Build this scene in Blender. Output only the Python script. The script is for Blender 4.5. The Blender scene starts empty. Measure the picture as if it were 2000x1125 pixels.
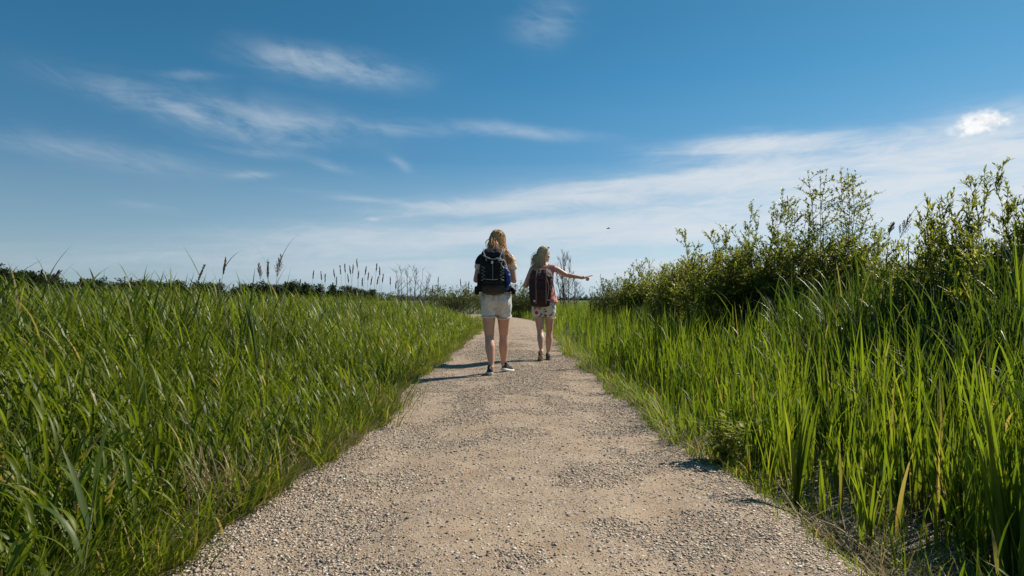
import bpy, bmesh, math, random
import numpy as np
from mathutils import Vector, Matrix, Quaternion, noise as mnoise
from math import sin, cos, pi, radians as R, sqrt, atan2, exp

sc = bpy.context.scene
col = sc.collection
F = 1333.0            # focal length in photo pixels (2000 wide)
CAM_Z = 0.90

# ------------------------------------------------------------------ camera
cam_d = bpy.data.cameras.new('camera')
cam = bpy.data.objects.new('camera', cam_d)
col.objects.link(cam)
cam_d.sensor_width = 36.0
cam_d.lens = 36.0 * F / 2000.0
cam_d.clip_start = 0.05
cam_d.clip_end = 6000
cam.location = (0, 0, CAM_Z)
cam.rotation_euler = (R(90) + math.atan(22.5 / F), 0, 0)
sc.camera = cam

# ------------------------------------------------------------------ light
SUN_AZ = R(57)        # from +Y (view direction) towards +X (right)
SUN_EL = R(39)
sun_dir = Vector((sin(SUN_AZ) * cos(SUN_EL), cos(SUN_AZ) * cos(SUN_EL), sin(SUN_EL)))
sd = bpy.data.lights.new('sun', 'SUN')
sd.energy = 5.0
sd.angle = R(0.53)
sd.color = (1.0, 0.92, 0.79)
so = bpy.data.objects.new('sun', sd)
col.objects.link(so)
so.location = (30, 20, 40)
so.rotation_euler = sun_dir.to_track_quat('Z', 'Y').to_euler()

sc.view_settings.view_transform = 'Standard'
sc.view_settings.look = 'None'
sc.view_settings.exposure = 0.42
sc.view_settings.gamma = 1.0
sc.view_settings.use_curve_mapping = False
sc.render.engine = 'CYCLES'
sc.cycles.max_bounces = 8
sc.cycles.transparent_max_bounces = 8
sc.cycles.diffuse_bounces = 4
sc.cycles.glossy_bounces = 2
sc.cycles.transmission_bounces = 4


class NT:
    """small helper that writes math as shader nodes"""
    def __init__(self, nt):
        self.nt = nt
        nt.nodes.clear()

    def node(self, t, **kw):
        n = self.nt.nodes.new(t)
        for k, v in kw.items():
            setattr(n, k, v)
        return n

    def put(self, sock, v):
        if isinstance(v, bpy.types.NodeSocket):
            self.nt.links.new(v, sock)
        elif v is not None:
            sock.default_value = v

    def m(self, op, a, b=None, c=None, clamp=False):
        n = self.node('ShaderNodeMath', operation=op, use_clamp=clamp)
        self.put(n.inputs[0], a)
        if b is not None:
            self.put(n.inputs[1], b)
        if c is not None:
            self.put(n.inputs[2], c)
        return n.outputs[0]

    def xyz(self, x, y, z):
        n = self.node('ShaderNodeCombineXYZ')
        self.put(n.inputs[0], x); self.put(n.inputs[1], y); self.put(n.inputs[2], z)
        return n.outputs[0]

    def noise(self, vec, scale, detail=4, rough=0.55, dist=0.0, typ=None):
        n = self.node('ShaderNodeTexNoise')
        if vec is not None:
            self.put(n.inputs['Vector'], vec)
        n.inputs['Scale'].default_value = scale
        n.inputs['Detail'].default_value = detail
        n.inputs['Roughness'].default_value = rough
        n.inputs['Distortion'].default_value = dist
        return n.outputs['Fac']

    def smooth(self, v, a, b, lo=0.0, hi=1.0):
        n = self.node('ShaderNodeMapRange', interpolation_type='SMOOTHSTEP')
        self.put(n.inputs['Value'], v)
        n.inputs['From Min'].default_value = a
        n.inputs['From Max'].default_value = b
        n.inputs['To Min'].default_value = lo
        n.inputs['To Max'].default_value = hi
        return n.outputs['Result']

    def ramp(self, v, stops, interp='LINEAR'):
        n = self.node('ShaderNodeValToRGB')
        self.put(n.inputs[0], v)
        cr = n.color_ramp
        cr.interpolation = interp
        while len(cr.elements) < len(stops):
            cr.elements.new(0.5)
        for e, (p, c) in zip(cr.elements, stops):
            e.position = p
            e.color = (*c, 1)
        return n.outputs['Color']

    def mix(self, f, a, b, mode='MIX'):
        n = self.node('ShaderNodeMix', data_type='RGBA', blend_type=mode)
        self.put(n.inputs[0], f)
        self.put(n.inputs[6], (*a, 1) if isinstance(a, tuple) and len(a) == 3 else a)
        self.put(n.inputs[7], (*b, 1) if isinstance(b, tuple) and len(b) == 3 else b)
        return n.outputs[2]


# ------------------------------------------------------------------ sky
world = bpy.data.worlds.new('World')
sc.world = world
world.use_nodes = True
W = NT(world.node_tree)
sky = W.node('ShaderNodeTexSky', sky_type='NISHITA')
sky.sun_disc = False
sky.sun_elevation = SUN_EL
sky.sun_rotation = SUN_AZ
sky.altitude = 0
sky.air_density = 1.0
sky.dust_density = 0.6
sky.ozone_density = 3.0
tc = W.node('ShaderNodeTexCoord')
sep = W.node('ShaderNodeSeparateXYZ')
W.nt.links.new(tc.outputs['Generated'], sep.inputs[0])
dx, dy, dz = sep.outputs
AZ = W.m('ARCTAN2', dx, dy)
EL = W.m('ARCSINE', dz)
# slow warp so that no cloud keeps the outline of its mask
wv = W.xyz(W.m('MULTIPLY', AZ, 4.0), W.m('MULTIPLY', EL, 10.0), 0.3)
warp1 = W.m('SUBTRACT', W.noise(wv, 1.6, 3), 0.5)
wv2 = W.xyz(W.m('MULTIPLY', AZ, 4.0), W.m('MULTIPLY', EL, 10.0), 7.3)
warp2 = W.m('SUBTRACT', W.noise(wv2, 1.6, 3), 0.5)
AW = W.m('MULTIPLY_ADD', warp1, 0.07, AZ)
EW = W.m('MULTIPLY_ADD', warp2, 0.022, EL)


def angles(px, py):
    v = Vector(((px - 1000) / F, 1.0, (585 - py) / F)).normalized()
    return atan2(v.x, v.y), math.asin(v.z)


def blob(px, py, wpx, hpx, slope=0.0, warp=True, soft=1.0):
    """soft elliptical mask round a direction of the sky"""
    a0, e0 = angles(px, py)
    k = cos(a0) ** 2
    wa, he = wpx / F * k, hpx / F * cos(a0)
    A = W.m('SUBTRACT', AW if warp else AZ, a0)
    E = W.m('SUBTRACT', EW if warp else EL, e0)
    c, s = cos(slope), sin(slope)
    u = W.m('ADD', W.m('MULTIPLY', A, c / wa), W.m('MULTIPLY', E, s / wa))
    v = W.m('ADD', W.m('MULTIPLY', A, -s / he), W.m('MULTIPLY', E, c / he))
    d = W.m('ADD', W.m('MULTIPLY', u, u), W.m('MULTIPLY', v, v))
    return W.m('EXPONENT', W.m('MULTIPLY', d, -soft))


def addup(lst):
    t = lst[0]
    for x in lst[1:]:
        t = W.m('ADD', t, x)
    return t


# wispy fibres: noise stretched sideways, slightly tilted
def fibre(z, tilt, sx, sy, detail=6, rough=0.6, dist=0.4):
    x = W.m('ADD', W.m('MULTIPLY', AZ, sx), W.m('MULTIPLY', EL, tilt))
    y = W.m('ADD', W.m('MULTIPLY', EL, sy), W.m('MULTIPLY', AZ, tilt * 0.3))
    return W.noise(W.xyz(x, y, z), 1.0, detail, rough, dist)


fib_a = W.smooth(fibre(1.7, 6.0, 9.0, 34.0, 7, 0.62, 0.6), 0.36, 0.70)
fib_b = W.smooth(fibre(5.1, -3.0, 5.0, 42.0, 7, 0.58, 0.3), 0.30, 0.68)
fib_c = W.smooth(fibre(9.4, 14.0, 16.0, 30.0, 6, 0.65, 0.8), 0.30, 0.75)

wisps = addup([
    W.m('MULTIPLY', blob(655, 132, 118, 24, -0.02), 0.80),
    W.m('MULTIPLY', blob(560, 112, 80, 24, -0.15), 0.34),
    W.m('MULTIPLY', blob(370, 145, 55, 8, 0.10), 0.38),
    W.m('MULTIPLY', blob(300, 195, 170, 22, -0.14), 0.46),
    W.m('MULTIPLY', blob(500, 238, 160, 36, -0.08), 0.66),
    W.m('MULTIPLY', blob(700, 245, 160, 12, -0.02), 0.32),
    W.m('MULTIPLY', blob(200, 300, 210, 24, -0.06), 0.34),
    W.m('MULTIPLY', blob(1070, 40, 50, 34, 0.3), 0.30),
    W.m('MULTIPLY', blob(990, 255, 150, 11, -0.09), 0.40),
    W.m('MULTIPLY', blob(490, 341, 42, 8, 0.03), 0.52),
    W.m('MULTIPLY', blob(500, 295, 70, 9, 0.0), 0.25),
    W.m('MULTIPLY', blob(655, 326, 48, 8, -0.18), 0.42),
    W.m('MULTIPLY', blob(795, 322, 28, 8, -0.45), 0.52),
    W.m('MULTIPLY', blob(280, 398, 50, 8, -0.1), 0.20),
])
wisps = W.m('MULTIPLY', wisps, W.m('MULTIPLY_ADD', fib_a, 0.52, W.m('MULTIPLY_ADD', fib_c, 0.50, 0.04)))
bands = addup([
    W.m('MULTIPLY', blob(1480, 284, 150, 18, 0.02), 1.0),
    W.m('MULTIPLY', blob(1830, 300, 320, 48, 0.08), 0.75),
    W.m('MULTIPLY', blob(1120, 382, 270, 17, 0.09), 1.25),
    W.m('MULTIPLY', blob(1330, 352, 200, 14, 0.05), 0.8),
    W.m('MULTIPLY', blob(1560, 380, 420, 55, 0.05), 0.95),
    W.m('MULTIPLY', blob(1950, 400, 260, 90, 0.0), 0.70),
    W.m('MULTIPLY', blob(850, 462, 330, 20, 0.04), 1.0),
    W.m('MULTIPLY', blob(1330, 448, 420, 22, 0.0), 1.0),
    W.m('MULTIPLY', blob(620, 505, 380, 20, 0.02), 0.45),
    W.m('MULTIPLY', blob(1200, 530, 700, 34, 0.0), 0.60),
    W.m('MULTIPLY', blob(780, 393, 130, 7, -0.06), 0.32),
])
fib_d = W.smooth(fibre(3.3, -7.0, 17.0, 55.0, 8, 0.68, 0.9), 0.38, 0.66)
bands = W.m('MULTIPLY', bands, W.m('MULTIPLY_ADD', fib_b, W.m('MULTIPLY_ADD', fib_d, 1.0, 1.0), W.m('MULTIPLY_ADD', fib_d, 0.14, 0.30)))
# two small cumulus puffs with a lumpy edge
lump = W.noise(W.xyz(W.m('MULTIPLY', AZ, 60.0), W.m('MULTIPLY', EL, 75.0), 2.0), 1.0, 5, 0.6)
puffm = addup([blob(1918, 238, 50, 23, 0.05, False), W.m('MULTIPLY', blob(1895, 252, 40, 12, 0.0, False), 0.6),
               W.m('MULTIPLY', blob(1950, 232, 30, 14, 0.0, False), 0.6)])
puff = W.smooth(W.m('ADD', puffm, W.m('MULTIPLY', W.m('MULTIPLY', W.m('SUBTRACT', lump, 0.5), 2.6), W.m('MULTIPLY', puffm, 1.2, clamp=True))), 0.10, 1.25)
puff2 = W.m('MULTIPLY', blob(729, 428, 17, 5, 0.0, False), 0.75)
cover = W.m('ADD', wisps, bands)
cover = W.m('SUBTRACT', 1.0, W.m('EXPONENT', W.m('MULTIPLY', cover, -1.4)))
cover = W.m('MAXIMUM', cover, puff2)
cover = W.m('MULTIPLY', cover, 0.92, clamp=True)

# the clear sky: Nishita for its sun side glow, pulled to the photo's deeper blue
grad = W.ramp(W.smooth(EL, 0.0, 0.46), [(0.0, (3.5, 4.9, 5.8)), (0.12, (2.3, 4.05, 5.4)), (0.40, (0.66, 2.42, 4.35)), (0.75, (0.24, 1.82, 3.65)), (1.0, (0.15, 1.42, 2.95))])
sidef = W.smooth(AZ, -0.75, 0.75, 0.72, 1.30)
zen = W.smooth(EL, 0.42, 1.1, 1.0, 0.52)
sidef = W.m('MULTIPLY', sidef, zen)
sidec = W.mix(W.smooth(AZ, -0.1, 0.75), (1.0, 1.0, 1.0), (1.30, 1.08, 1.0))
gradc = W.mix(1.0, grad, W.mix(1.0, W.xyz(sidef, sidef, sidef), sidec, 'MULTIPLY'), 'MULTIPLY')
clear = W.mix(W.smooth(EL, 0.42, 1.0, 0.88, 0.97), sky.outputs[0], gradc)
cloudcol = W.mix(W.smooth(AZ, -0.6, 0.6), (4.3, 5.0, 5.7), (6.1, 6.5, 6.9))
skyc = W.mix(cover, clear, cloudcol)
skyc = W.mix(puff, skyc, W.mix(W.smooth(lump, 0.3, 0.6), (5.6, 6.0, 6.5), (8.0, 8.1, 8.2)))
bg = W.node('ShaderNodeBackground')
bg.inputs['Strength'].default_value = 0.09
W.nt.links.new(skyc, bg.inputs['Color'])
wo = W.node('ShaderNodeOutputWorld')
W.nt.links.new(bg.outputs[0], wo.inputs[0])
world.cycles.sampling_method = 'MANUAL'
world.cycles.sample_map_resolution = 1024


# ------------------------------------------------------------------ object helpers
def tag(o, label=None, cat=None, group=None, kind=None):
    if label: o['label'] = label
    if cat: o['category'] = cat
    if group: o['group'] = group
    if kind: o['kind'] = kind
    return o


def empty(name, loc, label, cat, group=None, rz=0.0):
    o = bpy.data.objects.new(name, None)
    o.empty_display_size = 0.2
    col.objects.link(o)
    o.location = loc
    o.rotation_euler = (0, 0, rz)
    return tag(o, label, cat, group)


def link(name, me, mat=None, parent=None, smooth=True):
    o = bpy.data.objects.new(name, me)
    col.objects.link(o)
    if mat is not None:
        me.materials.clear()
        me.materials.append(mat)
    if smooth:
        me.shade_smooth()
    if parent is not None:
        o.parent = parent
    return o


def np_mesh(name, V, Fq, attrs=None):
    """V (n,3) float, Fq (m,k) int with k = 3 or 4"""
    me = bpy.data.meshes.new(name)
    V = np.ascontiguousarray(V, dtype=np.float32)
    Fq = np.ascontiguousarray(Fq, dtype=np.int32)
    k = Fq.shape[1]
    me.vertices.add(len(V))
    me.vertices.foreach_set('co', V.ravel())
    me.loops.add(Fq.size)
    me.loops.foreach_set('vertex_index', Fq.ravel())
    me.polygons.add(len(Fq))
    me.polygons.foreach_set('loop_start', np.arange(0, Fq.size, k, dtype=np.int32))
    for an, av in (attrs or {}).items():
        a = me.attributes.new(an, 'FLOAT', 'POINT')
        a.data.foreach_set('value', np.ascontiguousarray(av, dtype=np.float32))
    me.update(calc_edges=True)
    return me


def vnoise(x, y, seed=0):
    """numpy value noise, 0..1"""
    x = np.asarray(x, dtype=np.float64); y = np.asarray(y, dtype=np.float64)
    xi = np.floor(x).astype(np.int64); yi = np.floor(y).astype(np.int64)
    xf = x - xi; yf = y - yi
    xf = xf * xf * (3 - 2 * xf); yf = yf * yf * (3 - 2 * yf)

    def h(a, b):
        n = (a * 374761393 + b * 668265263 + seed * 1442695041) & 0x7fffffff
        n = ((n ^ (n >> 13)) * 1274126177) & 0x7fffffff
        n = (n ^ (n >> 16)) & 0xffff
        return n / 65535.0
    return ((h(xi, yi) * (1 - xf) + h(xi + 1, yi) * xf) * (1 - yf)
            + (h(xi, yi + 1) * (1 - xf) + h(xi + 1, yi + 1) * xf) * yf)


def fbm(x, y, seed=0, oct=4):
    t = 0; a = 0.5; s = 0
    for i in range(oct):
        t = t + a * vnoise(x * 2 ** i, y * 2 ** i, seed + i * 17); s += a; a *= 0.5
    return t / s


def sstep(x, a, b):
    t = np.clip((x - a) / (b - a), 0, 1)
    return t * t * (3 - 2 * t)


def material(name):
    m = bpy.data.materials.new(name)
    m.use_nodes = True
    n = NT(m.node_tree)
    out = n.node('ShaderNodeOutputMaterial')
    return m, n, out


def simple_mat(name, c, rough=0.7, var=0.15, scale=30.0, spec=0.3, bump=0.0, bscale=120.0, sub=0.0):
    m, n, out = material(name)
    t = n.node('ShaderNodeTexCoord')
    f = n.noise(t.outputs['Object'], scale, 4)
    a = tuple(x * (1 - var) for x in c); b = tuple(min(1, x * (1 + var)) for x in c)
    cc = n.mix(n.smooth(f, 0.3, 0.7), a, b)
    p = n.node('ShaderNodeBsdfPrincipled')
    n.put(p.inputs['Base Color'], cc)
    p.inputs['Roughness'].default_value = rough
    p.inputs['Specular IOR Level'].default_value = spec
    if sub:
        p.inputs['Subsurface Weight'].default_value = sub
        p.inputs['Subsurface Radius'].default_value = (0.01, 0.004, 0.002)
    if bump:
        b_ = n.node('ShaderNodeBump')
        b_.inputs['Strength'].default_value = bump
        b_.inputs['Distance'].default_value = 0.004
        n.put(b_.inputs['Height'], n.noise(t.outputs['Object'], bscale, 5))
        n.put(p.inputs['Normal'], b_.outputs[0])
    n.put(out.inputs[0], p.outputs[0])
    return m


def px_x(px, D):
    return (px - 1000.0) * D / F


def px_z(py, D):
    return CAM_Z + (585.0 - py) * D / F
# ------------------------------------------------------------------ ground and path
def xc(Y):
    """centre line of the path: straight, then bending left"""
    Y = np.asarray(Y, dtype=np.float64)
    t = np.clip(Y - 26.0, 0, None)
    return -0.0128 * np.minimum(t, 40) ** 2 + 0.03 * np.sin(Y * 0.35)


def side_dist(X, Y):
    """signed distance from the centre line"""
    d = (xc(Y + 0.5) - xc(Y - 0.5))
    return (X - xc(Y)) / np.sqrt(1 + d * d)


GROUND_Z = -0.12


def ground_z(X, Y):
    return GROUND_Z + 0.05 * (fbm(X * 0.7, Y * 0.7, 3) - 0.5) + 0.25 * (fbm(X * 0.05, Y * 0.05, 9) - 0.5) * sstep(np.abs(X), 6, 30)


def path_z(u, X, Y):
    a = np.abs(u)
    crown = 0.012 - 0.016 * u * u
    drop = -0.20 * sstep(a + 0.10 * (fbm(Y * 1.3, X * 0.5, 5) - 0.5) + 0.08 * (u > 0), 1.06, 1.70)
    rut = -0.012 * np.exp(-((a - 0.62) / 0.22) ** 2)
    bumps = 0.010 * (fbm(X * 5, Y * 5, 21) - 0.5) + 0.012 * (fbm(X * 1.2, Y * 1.2, 22) - 0.5)
    return crown + drop + rut + bumps


def grid_mesh(name, xs, ys, zf):
    X, Y = np.meshgrid(xs, ys)
    Z = zf(X, Y)
    V = np.stack([X, Y, Z], -1).reshape(-1, 3)
    nx, ny = len(xs), len(ys)
    i = np.arange(nx * ny).reshape(ny, nx)
    Fq = np.stack([i[:-1, :-1], i[:-1, 1:], i[1:, 1:], i[1:, :-1]], -1).reshape(-1, 4)
    return np_mesh(name, V, Fq)


def spread(lo, mid, hi, n1, n2):
    a = np.linspace(0, mid, n1)
    b = mid * (hi / mid) ** np.linspace(0, 1, n2)[1:]
    return np.concatenate([a, b])


m, n, out = material('meadow_soil')
t = n.node('ShaderNodeTexCoord')
f = n.noise(t.outputs['Object'], 1.3, 6)
f2 = n.noise(t.outputs['Object'], 0.05, 4)
soil = n.mix(n.smooth(f, 0.35, 0.65), (0.050, 0.040, 0.025), (0.105, 0.085, 0.050))
turf = n.mix(n.smooth(f, 0.35, 0.65), (0.040, 0.062, 0.018), (0.075, 0.100, 0.030))
sp = n.node('ShaderNodeSeparateXYZ'); n.nt.links.new(t.outputs['Object'], sp.inputs[0])
far = n.smooth(sp.outputs[1], 14, 45)
cc = n.mix(far, soil, turf)
p = n.node('ShaderNodeBsdfPrincipled'); n.put(p.inputs['Base Color'], cc); p.inputs['Roughness'].default_value = 0.95
bm_ = n.node('ShaderNodeBump'); bm_.inputs['Strength'].default_value = 0.8; bm_.inputs['Distance'].default_value = 0.03
n.put(bm_.inputs['Height'], n.noise(t.outputs['Object'], 18, 6)); n.put(p.inputs['Normal'], bm_.outputs[0])
n.put(out.inputs[0], p.outputs[0])
M_SOIL = m

xp = spread(0, 12, 3000, 60, 40)
xs = np.concatenate([-xp[::-1][:-1], xp])
ys = np.concatenate([-xp[::-1][:-1][-70:], spread(0, 30, 5000, 110, 45)])
g = link('ground', grid_mesh('ground', xs, ys, ground_z), M_SOIL)
tag(g, kind='structure')

# gravel surface: sand coloured bed with stones of many greys pressed into it
m, n, out = material('gravel_surface')
t = n.node('ShaderNodeTexCoord')
co = t.outputs['Object']
big = n.noise(co, 0.9, 4); mid = n.noise(co, 5.0, 5, 0.6)
sand = n.mix(n.smooth(mid, 0.3, 0.7), (0.345, 0.240, 0.155), (0.50, 0.375, 0.255))
sand = n.mix(n.smooth(big, 0.35, 0.65), sand, n.mix(0.5, sand, (0.44, 0.33, 0.23)))
fine = n.noise(co, 260.0, 3, 0.7)
sand = n.mix(n.smooth(fine, 0.25, 0.75), n.mix(1.0, sand, (0.62, 0.6, 0.58), 'MULTIPLY'), sand)


def stones(scale, dens_lo, dens_hi, seed):
    mp = n.node('ShaderNodeMapping'); mp.inputs['Location'].default_value = (seed, seed * 1.7, 0)
    n.put(mp.inputs['Vector'], co)
    # push the cell lookup about a little so that stones are not round dots
    v = n.node('ShaderNodeTexVoronoi'); v.inputs['Scale'].default_value = scale
    v.inputs['Randomness'].default_value = 1.0
    n.put(v.inputs['Vector'], mp.outputs[0])
    rnd = n.node('ShaderNodeSeparateColor'); n.put(rnd.inputs[0], v.outputs['Color'])
    r, gg, bb = rnd.outputs
    dens = n.smooth(n.noise(co, 2.2, 4, 0.6), 0.36, 0.64, dens_lo, dens_hi)
    present = n.m('LESS_THAN', r, dens)
    radius = n.m('MULTIPLY_ADD', gg, 0.25, 0.25)
    inside = n.m('MULTIPLY', present, n.smooth(n.m('SUBTRACT', radius, v.outputs['Distance']), 0.0, 0.08))
    c = n.ramp(bb, [(0.0, (0.085, 0.08, 0.078)), (0.22, (0.16, 0.15, 0.142)), (0.38, (0.29, 0.26, 0.235)),
                    (0.62, (0.44, 0.33, 0.23)), (0.8, (0.46, 0.42, 0.37)), (0.93, (0.60, 0.57, 0.52)), (1.0, (0.30, 0.17, 0.12))])
    hgt = n.m('MULTIPLY', inside, n.m('SUBTRACT', 0.6, v.outputs['Distance']))
    return inside, c, hgt


i1, c1, h1 = stones(46.0, 0.16, 0.62, 0.0)
i2, c2, h2 = stones(95.0, 0.25, 0.75, 3.1)
i3, c3, h3 = stones(190.0, 0.30, 0.7, 7.7)
cc = n.mix(i3, sand, c3); cc = n.mix(i2, cc, c2); cc = n.mix(i1, cc, c1)
h = n.m('ADD', n.m('MULTIPLY', h1, 1.0), n.m('ADD', n.m('MULTIPLY', h2, 0.5), n.m('MULTIPLY', h3, 0.25)))
h = n.m('ADD', h, n.m('MULTIPLY', fine, 0.12))
bm_ = n.node('ShaderNodeBump'); bm_.inputs['Strength'].default_value = 0.85; bm_.inputs['Distance'].default_value = 0.010
n.put(bm_.inputs['Height'], h)
p = n.node('ShaderNodeBsdfPrincipled'); n.put(p.inputs['Base Color'], cc); p.inputs['Roughness'].default_value = 0.9
p.inputs['Specular IOR Level'].default_value = 0.25
n.put(p.inputs['Normal'], bm_.outputs[0]); n.put(out.inputs[0], p.outputs[0])
M_GRAVEL = m

us = np.linspace(-1.9, 1.9, 121)
yy = [0.3]
while yy[-1] < 62:
    yy.append(yy[-1] + max(0.03, yy[-1] * 0.010))
yy = np.array(yy)
U, YY = np.meshgrid(us, yy)
d = xc(YY + .5) - xc(YY - .5)
nn = np.sqrt(1 + d * d)
PX = xc(YY) + U / nn; PY = YY - U * d / nn
PZ = path_z(U, PX, PY)
V = np.stack([PX, PY, PZ], -1).reshape(-1, 3)
i = np.arange(U.size).reshape(U.shape)
Fq = np.stack([i[:-1, :-1], i[:-1, 1:], i[1:, 1:], i[1:, :-1]], -1).reshape(-1, 4)
pth = link('path', np_mesh('path', V, Fq), M_GRAVEL)
tag(pth, kind='structure')

# loose stones lying on it
m, n, out = material('loose_stones')
at = n.node('ShaderNodeAttribute', attribute_name='tone')
t = n.node('ShaderNodeTexCoord')
c = n.ramp(at.outputs['Fac'], [(0.0, (0.075, 0.062, 0.052)), (0.22, (0.17, 0.145, 0.12)), (0.38, (0.32, 0.265, 0.215)),
                               (0.56, (0.48, 0.35, 0.24)), (0.74, (0.56, 0.45, 0.335)), (0.93, (0.74, 0.64, 0.51)), (1.0, (0.32, 0.17, 0.12))])
c = n.mix(n.smooth(n.noise(t.outputs['Object'], 220, 3), 0.3, 0.7), n.mix(1.0, c, (0.72, 0.72, 0.72), 'MULTIPLY'), c)
p = n.node('ShaderNodeBsdfPrincipled'); n.put(p.inputs['Base Color'], c); p.inputs['Roughness'].default_value = 0.8
n.put(out.inputs[0], p.outputs[0])
M_STONE = m


def make_gravel():
    rs = np.random.RandomState(4)
    bmi = bmesh.new(); bmesh.ops.create_cube(bmi, size=1.35)
    iv = np.array([v.co[:] for v in bmi.verts]); itf = np.array([[v.index for v in f_.verts] for f_ in bmi.faces]); bmi.free()
    N = 620000
    Y = np.exp(rs.uniform(np.log(1.55), np.log(22.0), N))
    # in log spacing the density falls with distance as 1/Y^1
    u = rs.uniform(-1.6, 1.85, N)
    clump = .6 * fbm(u * 2.6 + 40, Y * 2.6, 31) + .4 * fbm(u * 1.6 + 9, Y * .55, 33)
    edge = sstep(np.abs(u), 0.75, 1.15)
    keep = rs.rand(N) < np.clip(0.15 + 1.2 * sstep(clump, 0.42, 0.62) + 0.6 * edge, 0, 1)
    keep &= rs.rand(N) < np.clip((Y / 2.4), 0.3, 1) 
    keep &= rs.rand(N) < 1 - .92 * sstep(Y, 7, 20)
    Y, u, edge = Y[keep], u[keep], edge[keep]
    n_ = len(Y)
    X = xc(Y) + u
    r = 0.0018 * np.exp(rs.gamma(2.2, 0.25, n_)) * (1 + 0.25 * edge)
    r = np.clip(r, 0.0014, 0.0085) * .95 * np.clip(0.75 + Y * 0.05, 0.8, 1.4)
    bigr = rs.rand(n_) < 0.0015
    r[bigr] *= 1.6
    Z = path_z(u, X, Y) + r * 0.12
    g_ = ground_z(X, Y); Z = np.maximum(Z, g_ + r * 0.1)
    sc_ = np.stack([rs.uniform(.8, 1.6, n_), rs.uniform(.7, 1.2, n_), rs.uniform(.30, .65, n_)], -1) * r[:, None]
    a = rs.uniform(0, 2 * pi, n_); tl = rs.normal(0, .25, n_)
    P = iv[None] * (1 + rs.uniform(-.38, .38, (n_, len(iv), 3))) * sc_[:, None]
    x = P[..., 0] * np.cos(a)[:, None] - P[..., 1] * np.sin(a)[:, None]
    y = P[..., 0] * np.sin(a)[:, None] + P[..., 1] * np.cos(a)[:, None]
    z = P[..., 2] + x * tl[:, None]
    V = np.stack([x + X[:, None], y + Y[:, None], z + Z[:, None]], -1).reshape(-1, 3)
    Fq = (itf[None] + (np.arange(n_) * len(iv))[:, None, None]).reshape(-1, 4)
    tone = np.repeat(rs.rand(n_), len(iv))
    o = link('gravel', np_mesh('gravel', V, Fq, {'tone': tone}), M_STONE, smooth=False)
    tag(o, 'loose grey and tan gravel stones scattered over the sandy footpath', 'gravel', kind='stuff')


make_gravel()
# ------------------------------------------------------------------ grass
def grass_mat(name, stops, base_col, gloss=0.42, transl=0.5, trans_tint=(1.25, 1.25, 0.55), spec=0.5, root=0.25):
    m, n, out = material(name)
    tone = n.node('ShaderNodeAttribute', attribute_name='tone').outputs['Fac']
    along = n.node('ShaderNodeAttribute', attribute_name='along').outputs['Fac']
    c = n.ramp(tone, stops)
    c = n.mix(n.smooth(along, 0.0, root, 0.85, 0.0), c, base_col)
    p = n.node('ShaderNodeBsdfPrincipled')
    n.put(p.inputs['Base Color'], c)
    p.inputs['Roughness'].default_value = gloss
    p.inputs['Specular IOR Level'].default_value = spec
    tr = n.node('ShaderNodeBsdfTranslucent')
    n.put(tr.inputs['Color'], n.mix(1.0, c, trans_tint, 'MULTIPLY'))
    mx = n.node('ShaderNodeMixShader'); mx.inputs[0].default_value = transl
    n.nt.links.new(p.outputs[0], mx.inputs[1]); n.nt.links.new(tr.outputs[0], mx.inputs[2])
    n.put(out.inputs[0], mx.outputs[0])
    return m


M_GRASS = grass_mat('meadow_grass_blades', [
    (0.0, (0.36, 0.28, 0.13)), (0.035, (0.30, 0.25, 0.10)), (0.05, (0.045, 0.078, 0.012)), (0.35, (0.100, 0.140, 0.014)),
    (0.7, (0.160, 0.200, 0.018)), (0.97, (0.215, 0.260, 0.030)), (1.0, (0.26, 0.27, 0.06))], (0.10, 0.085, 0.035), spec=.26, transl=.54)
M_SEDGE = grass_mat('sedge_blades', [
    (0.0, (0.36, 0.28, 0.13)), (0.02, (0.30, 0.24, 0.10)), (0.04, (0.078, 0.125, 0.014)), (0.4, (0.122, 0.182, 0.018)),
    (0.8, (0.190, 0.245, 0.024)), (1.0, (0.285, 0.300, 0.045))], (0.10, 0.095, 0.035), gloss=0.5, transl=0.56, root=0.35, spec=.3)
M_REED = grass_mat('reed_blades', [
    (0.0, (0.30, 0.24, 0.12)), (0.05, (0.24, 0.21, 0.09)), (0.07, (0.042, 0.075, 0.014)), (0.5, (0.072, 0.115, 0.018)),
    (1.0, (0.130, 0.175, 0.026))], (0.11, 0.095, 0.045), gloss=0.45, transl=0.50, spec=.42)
M_STRAW = grass_mat('dead_straw', [(0.0, (0.16, 0.11, 0.06)), (0.5, (0.34, 0.25, 0.14)), (1.0, (0.50, 0.40, 0.25))],
                    (0.12, 0.08, 0.045), gloss=0.6, transl=0.2, trans_tint=(1, 0.9, 0.7), spec=0.25)


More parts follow.
